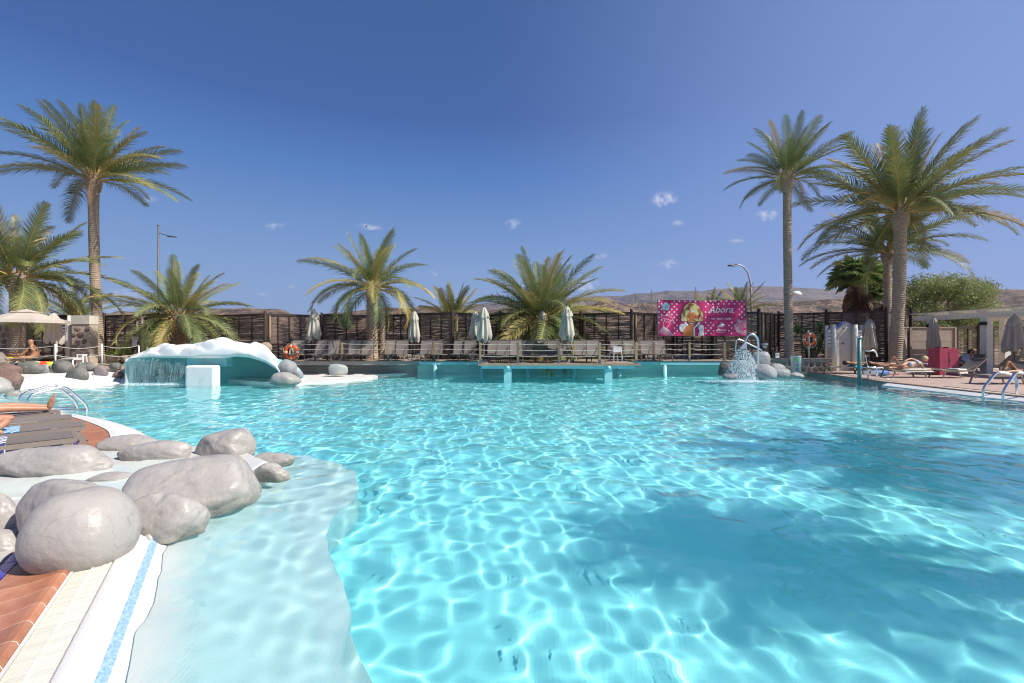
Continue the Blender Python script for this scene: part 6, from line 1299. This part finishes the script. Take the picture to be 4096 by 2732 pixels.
for i, (px, yt, yb, D, lb) in enumerate(((2541, 1170, 1212, 1500, 'leftmost of the distant lattice pylons'), (2606, 1160, 1205, 1300, 'second distant lattice pylon from the left'), (2781, 1148, 1202, 1200, 'tall distant lattice pylon above the banner'), (2941, 1150, 1196, 1400, 'distant lattice pylon above the right end of the banner'), (3135, 1150, 1200, 1300, 'distant lattice pylon beside the slender palm'))):
    x = X(px, D); z0 = Z(yb, D) - 15; z1 = Z(yt, D); T = thing('pylon', lb + ' on the far hillside', 'pylon', (x, D, z0), 'pylons on the far hillside'); h = z1 - z0; w = 2.6; mb = MB()
    for sx in (-1, 1):
        for sy in (-1, 1): mb.bar((sx * w, sy * w, 0), (sx * .3, sy * .3, h), .28)
    for k in range(7):
        z = h * k / 7; z2 = h * (k + 1) / 7; wa = w * (1 - k / 7 * .88); wb = w * (1 - (k + 1) / 7 * .88); mb.bar((-wa, -wa, z), (wb, -wb, z2), .2); mb.bar((wa, -wa, z), (-wb, -wb, z2), .2)
    mb.build('tower', M_metal, T, False); mb = MB()
    for q in (.72, .84, .95): mb.bar((-5.5 if q != .95 else -3.5, 0, h * q), (5.5 if q != .95 else 3.5, 0, h * q), .3)
    mb.build('cross_arms', M_metal, T, False)
p = aD(1465, 906, 60); mb = MB(); mb.blob((0, 0, 0), (.10, .26, .09), 2, 0); mb.add([(0, -.08, .03), (0, .12, .03), (-.42, .05, .30), (-.30, .15, .22)], [(0, 1, 3, 2)]); mb.add([(0, -.08, .03), (0, .12, .03), (.30, .0, .42), (.22, .12, .35)], [(0, 2, 3, 1)]); o = mb.build('bird', M_dark); o.location = p; tag(o, 'small dark bird flying in the sky above the left central palm', 'bird')
o = MB().blob(tuple(aD(3186, 1178, 300)), (3.6, 2, 2.4), 2, .05, flat=.3).build('water_tank', M_wpl, None); tag(o, 'small pale dome building on the distant hillside right of the slender palm', 'building')
# ================================================================ PEOPLE
def skin_fig(name, J, Ed, m, parent=None, sub=2):
    """J: name -> (position, radius); Ed: pairs. one continuous skinned surface"""
    names = list(J); me = bpy.data.meshes.new(name); off_ = offset(parent) if parent else Vector((0, 0, 0))
    me.from_pydata([Vector(J[n][0]) - off_ for n in names], [(names.index(a), names.index(b)) for a, b in Ed], []); o = bpy.data.objects.new(name, me); COL.objects.link(o)
    md = o.modifiers.new('skin', 'SKIN'); sv = me.skin_vertices[0].data
    for i, n in enumerate(names):
        r = J[n][1]; sv[i].radius = r if isinstance(r, tuple) else (r, r); sv[i].use_root = (i == 0)
    s = o.modifiers.new('sub', 'SUBSURF'); s.levels = sub; s.render_levels = sub
    dg = bpy.context.evaluated_depsgraph_get(); m2 = bpy.data.meshes.new_from_object(o.evaluated_get(dg)); bpy.data.objects.remove(o); m2.name = name
    m2.materials.clear(); m2.materials.append(m); m2.polygons.foreach_set('use_smooth', [True] * len(m2.polygons)); return link(name, m2, parent)
EB = [('pelvis', 'waist'), ('waist', 'chest'), ('chest', 'neck'), ('neck', 'chin'), ('chin', 'head'), ('head', 'crown')] + [e for s in 'LR' for e in (('chest', 'sh' + s), ('sh' + s, 'el' + s), ('el' + s, 'wr' + s), ('wr' + s, 'ha' + s), ('pelvis', 'hip' + s), ('hip' + s, 'kn' + s), ('kn' + s, 'ca' + s), ('ca' + s, 'an' + s), ('an' + s, 'to' + s))]
RAD = dict(pelvis=.125, waist=.115, chest=.13, neck=.055, chin=.078, head=.098, crown=.062, sh=.06, el=.042, wr=.03, ha=.035, hip=.095, kn=.06, ca=.055, an=.04, to=.032)
def figure(label, P, m, k=1., hair=None, hair_m=None, clothes=()):
    """P: joint positions in world metres"""
    J = {}
    for s in 'LR': P['ca' + s] = Vector(P['kn' + s]).lerp(Vector(P['an' + s]), .3)
    P['crown'] = Vector(P['head']) + (Vector(P['head']) - Vector(P['chin'])).normalized() * .075 * k
    for n in ['pelvis', 'waist', 'chest', 'neck', 'chin', 'head', 'crown'] + [a + s for s in 'LR' for a in ('sh', 'el', 'wr', 'ha', 'hip', 'kn', 'ca', 'an', 'to')]:
        r = RAD[n if n in RAD else n[:-1]] * k; J[n] = (Vector(P[n]), r)
    T = thing('person', label, 'person', P['pelvis']); skin_fig('body', J, EB, m, T)
    for s in 'LR':   # fingers
        mb = MB(); h = Vector(P['ha' + s]); d = (h - Vector(P['wr' + s])).normalized(); sd = d.cross(Vector((0, 0, 1))).normalized() if abs(d.z) < .95 else Vector((1, 0, 0))
        for q in range(4): mb.tube([h + sd * (q - 1.5) * .018, h + sd * (q - 1.5) * .021 + d * .055, h + sd * (q - 1.5) * .022 + d * (.09 - .006 * abs(q - 1.4)) - Vector((0, 0, .012))], [.011, .010, .008], 6)
        mb.tube([h - d * .02 + sd * .03, h + sd * .052 + d * .02, h + sd * .055 + d * .05], [.012, .011, .009], 6); mb.build('fingers', m, T)
    hd = Vector(P['head']); cn = Vector(P['chin']); 
    if hair_m:
        up = (hd - cn).normalized(); f = Vector(hair or (0, 0, 1)); MB().blob(hd + up * .02 - f * .025, (.112 * k, .112 * k, .112 * k), 3, .08, 3).build('hair', hair_m, T)
    return T
def ring_cloth(T, name, pts, rads, m, n=16, squash=1.):
    MB().tube(pts, rads, n, True, squash).build(name, m, T)
V3 = Vector
# 1: near left sunbather in white shorts, legs towards the pool
K1 = lambda x, y, z: LP(0, x, y, z)
P = dict(pelvis=K1(.02, -1.06, .50), waist=K1(.02, -1.25, .49), chest=K1(.02, -1.50, .52), neck=K1(.02, -1.70, .54), chin=K1(.02, -1.78, .56), head=K1(.02, -1.88, .57),
    shL=K1(-.17, -1.60, .52), elL=K1(-.26, -1.36, .47), wrL=K1(-.18, -1.15, .56), haL=K1(-.12, -1.10, .59), shR=K1(.21, -1.60, .52), elR=K1(.29, -1.36, .47), wrR=K1(.22, -1.15, .56), haR=K1(.16, -1.10, .59),
    hipL=K1(-.08, -1.0, .49), knL=K1(-.10, -.58, .505), anL=K1(-.07, -.16, .455), toL=K1(-.06, -.10, .455), hipR=K1(.12, -1.0, .49), knR=K1(.10, -.58, .475), anR=K1(.06, -.14, .425), toR=K1(.07, -.08, .425))
T1 = figure('sunbather in white shorts lying with bare feet towards the pool, left edge', P, M_skin, 1.0, (0, 0, 1), mat('hair_brown', (.06, .035, .02), .8))
for s, (x, z, tilt) in enumerate(((-.06, .46, .35), (.07, .43, .55))):   # feet: heel, sole, toes
    base = K1(x, -.12, z); fd_ = LD @ V3((.10 if s == 0 else .28, .30, 1)).normalized(); sd = LD @ V3((1, 0, 0)); J = {'h': (base, .042), 'm': (base + fd_ * .09, (.046, .036)), 'b': (base + fd_ * .17, (.050, .024))}
    E_ = [('h', 'm'), ('m', 'b')]
    for q in range(5):
        L_ = (.052, .045, .040, .034, .026)[q if s == 0 else q]; p0 = base + fd_ * (.185 - .008 * q) + sd * (-.036 + .018 * q) * (1 if s else 1)
        J['t%d' % q] = (p0, .014 if q == 0 else .011); J['u%d' % q] = (p0 + fd_ * L_ + LD @ V3((0, .012, 0)), .012 if q == 0 else .009); E_ += [('b', 't%d' % q), ('t%d' % q, 'u%d' % q)]
    skin_fig('foot', J, E_, M_skin, T1)
M_shorts = mat('shorts_white', (.78, .78, .82), .85, (.70, .70, .75), 6, .3, 12)
for s in (-1, 1): ring_cloth(T1, 'shorts_leg', [K1(.02 + s * .08, -1.08, .49), K1(.02 + s * .09, -.92, .495), K1(.02 + s * .09, -.74, .50)], [.115, .105, .108], M_shorts)
ring_cloth(T1, 'shorts_seat', [K1(.02, -1.22, .49), K1(.02, -1.08, .495), K1(.02, -1.0, .49)], [.13, .165, .15], M_shorts, 16, .8)
# 2: olive shorts, bent knee
K3 = lambda x, y, z: LP(2, x, y, z)
P = dict(pelvis=K3(0, -1.16, .50), waist=K3(0, -1.34, .49), chest=K3(0, -1.58, .52), neck=K3(0, -1.78, .54), chin=K3(0, -1.86, .56), head=K3(0, -1.95, .57),
    shL=K3(-.19, -1.68, .5), elL=K3(-.27, -1.44, .46), wrL=K3(-.2, -1.23, .5), haL=K3(-.14, -1.18, .54), shR=K3(.19, -1.68, .5), elR=K3(.27, -1.44, .46), wrR=K3(.2, -1.23, .5), haR=K3(.14, -1.18, .54),
    hipL=K3(-.1, -1.1, .49), knL=K3(-.12, -.72, .53), anL=K3(-.14, -1.0, .42), toL=K3(-.16, -.92, .40), hipR=K3(.1, -1.1, .49), knR=K3(.14, -.76, .52), anR=K3(.30, -.90, .40), toR=K3(.33, -.80, .37))
T2 = figure('person in olive shorts with a bent knee at the left edge, on the third lounger', P, M_skin, 1.0, (0, 0, 1), MATS['hair_brown']); M_olive = mat('shorts_olive', (.20, .19, .13), .9, (.26, .24, .17), 6)
for s in (-1, 1): ring_cloth(T2, 'shorts_leg', [K3(s * .09, -1.14, .49), K3(s * .11, -1.0, .51), K3(s * .12, -.88, .525)], [.105, .095, .088], M_olive)
# far figures
def sit(label, o, rz, m, pose, **k):
    rot = Matrix.Rotation(rz, 3, 'Z'); P = {n: V3(o) + rot @ V3(p) for n, p in pose.items()}; return figure(label, P, m, **k), rot, V3(o)
lie = dict(pelvis=(0, 0, .12), waist=(.18, 0, .12), chest=(.42, 0, .14), neck=(.60, 0, .17), chin=(.67, 0, .19), head=(.77, 0, .20), shL=(.5, .17, .13), elL=(.28, .27, .08), wrL=(.05, .26, .10), haL=(-.02, .24, .10), shR=(.5, -.17, .13), elR=(.28, -.27, .08), wrR=(.05, -.26, .10), haR=(-.02, -.24, .10),
    hipL=(-.05, .09, .12), knL=(-.47, .11, .13), anL=(-.88, .10, .09), toL=(-.92, .10, .17), hipR=(-.05, -.09, .12), knR=(-.47, -.11, .13), anR=(-.88, -.10, .09), toR=(-.92, -.10, .17))
# bald sunbather sitting with back turned
seated = dict(pelvis=(0, 0, .13), waist=(.0, .0, .30), chest=(-.08, 0, .50), neck=(-.11, 0, .67), chin=(-.15, .0, .74), head=(-.15, 0, .85), shL=(-.10, .19, .56), elL=(-.30, .24, .36), wrL=(-.48, .16, .30), haL=(-.55, .12, .28), shR=(-.10, -.19, .56), elR=(-.28, -.24, .34), wrR=(-.42, -.24, .14), haR=(-.48, -.22, .10),
    hipL=(-.04, .10, .12), knL=(-.42, .24, .18), anL=(-.62, .05, .06), toL=(-.72, .0, .05), hipR=(-.04, -.10, .12), knR=(-.40, -.26, .15), anR=(-.70, -.10, .06), toR=(-.80, -.06, .05))
T3, rt, oo = sit('bald sunbather in a black bikini top sitting with back turned under the open parasol', (X(142, 20.0), 20.0, .88), R(25), M_skin2, seated, k=1.15)
bk = lambda x, y, z: oo + rt @ V3((x, y, z)); M_blk = mat('swimwear_black', (.02, .02, .025), .6)
MB().tube([bk(-.08 + .17 * math.cos(t), .175 * math.sin(t), .43) for t in np.linspace(0, 2 * math.pi, 20)], .016, 6).build('bikini_band', M_blk, T3)
for s in (-1, 1): MB().tube([bk(.08, s * .10, .44), bk(.06, s * .10, .55), bk(-.04, s * .09, .64)], .012, 5).build('bikini_strap', M_blk, T3)
MB().tube([bk(0, 0, .02), bk(0, 0, .14)], [.17, .165], 14).build('bikini_bottom', M_blk, T3)
sit('dark-haired sunbather lying at the left edge on a yellow towel', (X(10, 20.9), 21.0, 1.0), R(170), M_skin2, lie, hair=(0, 0, 1), hair_m=mat('hair_dark', (.02, .012, .01), .7))
# blonde woman on her side
side = dict(pelvis=(0, 0, .20), waist=(.17, .02, .20), chest=(.36, .02, .27), neck=(.50, .0, .36), chin=(.56, -.03, .40), head=(.62, -.03, .48), shL=(.38, .10, .38), elL=(.14, .12, .46), wrL=(-.10, .06, .38), haL=(-.17, .04, .34), shR=(.42, -.10, .22), elR=(.48, -.14, .04), wrR=(.70, -.18, .04), haR=(.78, -.18, .05),
    hipL=(-.04, .05, .28), knL=(-.38, -.12, .17), anL=(-.72, .06, .08), toL=(-.85, .04, .07), hipR=(-.04, -.02, .12), knR=(-.40, -.06, .07), anR=(-.78, -.02, .05), toR=(-.90, -.04, .05))
T4, rt, oo = sit('blonde woman in a patterned bikini lying on her side on the right patio', (X(3640, 19.9), 19.95, .50), R(-2), M_skin, side, k=1.1, hair=(0, 0, 1), hair_m=mat('hair_blonde', (.62, .46, .24), .7))
M_bik = mat('bikini_print', (.55, .58, .62), .8, (.15, .2, .32), 30); bk = lambda x, y, z: oo + rt @ V3((x, y, z))
MB().tube([bk(.26, .02, .24), bk(.33, .02, .26), bk(.40, .02, .29)], [.135, .155, .13], 14).build('bikini_top', M_bik, T4); MB().tube([bk(-.10, .0, .19), bk(.0, .0, .20), bk(.07, .01, .20)], [.12, .15, .14], 14).build('bikini_bottom', M_bik, T4)
# man in a pale shirt
rec_ = dict(pelvis=(0, 0, .13), waist=(.12, 0, .24), chest=(.28, 0, .42), neck=(.38, 0, .58), chin=(.38, 0, .64), head=(.40, 0, .72), shL=(.28, .19, .50), elL=(.05, .26, .36), wrL=(-.12, .10, .42), haL=(-.18, .06, .44), shR=(.30, -.19, .50), elR=(.12, -.34, .56), wrR=(.26, -.18, .70), haR=(.33, -.13, .74),
    hipL=(-.05, .1, .13), knL=(-.40, .12, .34), anL=(-.62, .12, .06), toL=(-.74, .12, .05), hipR=(-.05, -.1, .13), knR=(-.46, -.12, .20), anR=(-.86, -.12, .07), toR=(-.92, -.12, .16))
T5, rt, oo = sit('man in a pale shirt sitting back behind the magenta cabinet, hand at head', (X(3840, 22.5), 22.4, .50), R(-4), M_skin2, rec_, k=1.15, hair=(0, 0, 1), hair_m=MATS['hair_dark']); bk = lambda x, y, z: oo + rt @ V3((x, y, z))
M_shirt = mat('shirt_pale', (.50, .52, .60), .9, (.42, .45, .54), 5, .3, 10); MB().tube([bk(.0, 0, .14), bk(.12, 0, .26), bk(.26, 0, .42), bk(.36, 0, .56)], [.175, .175, .19, .09], 16).build('shirt', M_shirt, T5)
for s in (-1, 1): MB().tube([bk(.28, s * .14, .50), bk(.20, s * .24, .50)], [.09, .085], 10).build('sleeve', M_shirt, T5)
MB().tube([bk(-.30, .1, .26), bk(-.05, 0, .15), bk(.06, 0, .18)], [.13, .19, .17], 14).build('shorts', mat('shorts_grey', (.12, .12, .15), .9), T5)
sit('sunbather lying on the low lounger in front of the shower wall', (X(3445, 22.3), 22.2, .50), R(172), M_skin2, lie, hair=(0, 0, 1), hair_m=MATS['hair_brown'])
kneeup = dict(lie); kneeup.update(knL=(-.34, .11, .50), anL=(-.62, .10, .08), toL=(-.74, .1, .07))
sit('person with one knee raised behind the white lift seat', (X(3540, 22.0) - .1, 21.9, .50), R(180), M_skin, {k_: v for k_, v in kneeup.items()}, hair=(0, 0, 1), hair_m=MATS['hair_brown'])
sit('person with a raised knee on the lounger at the right edge', (X(4080, 16.9), 16.9, .48), R(5), M_skin2, kneeup, hair=(0, 0, 1), hair_m=MATS['hair_dark'])
# ================================================================ parts of parts
SUBP = dict(leaf_bases='trunk', vent_flap='canopy', valance='canopy', finial='pole', lens='post', tray_leg='tray', nozzle='pipe', holes='seat', fingers='body', foot_cap='leg', push_button='panel', shower_head='panel', stay='backrest', head_bar='backrest', back_rail='backrest', handle='body', no_smoking_mark='sign')
for root in [o for o in S.objects if o.parent is None and o.type == 'EMPTY']:
    last = {}; kids = [c for c in S.objects if c.parent == root] if False else sorted(root.children, key=lambda c: (len(c.name), c.name)); by = {}
    for c in kids: by.setdefault(c.name.split('.')[0], []).append(c)
    for nm, pn in SUBP.items():
        if nm in by and pn in by:
            for i, c in enumerate(by[nm]):
                p = by[pn][min(i, len(by[pn]) - 1)]
                if p.location.length < 1e-6 and p.scale[0] == 1: c.parent = p
# ================================================================ HAZE
m = bpy.data.materials.new('haze'); m.use_nodes = True; nt = m.node_tree
for n in list(nt.nodes):
    if n.type == 'BSDF_PRINCIPLED': nt.nodes.remove(n)
v = N(nt, 'ShaderNodeVolumePrincipled'); v.inputs['Density'].default_value = .000045; v.inputs['Color'].default_value = (.62, .72, .95, 1); v.inputs['Anisotropy'].default_value = .2
nt.links.new(v.outputs[0], nt.nodes['Material Output'].inputs['Volume'])
o = MB().bbox((-14500, -500, -3), (14500, 14500, 900)).build('haze', m); o['kind'] = 'stuff'
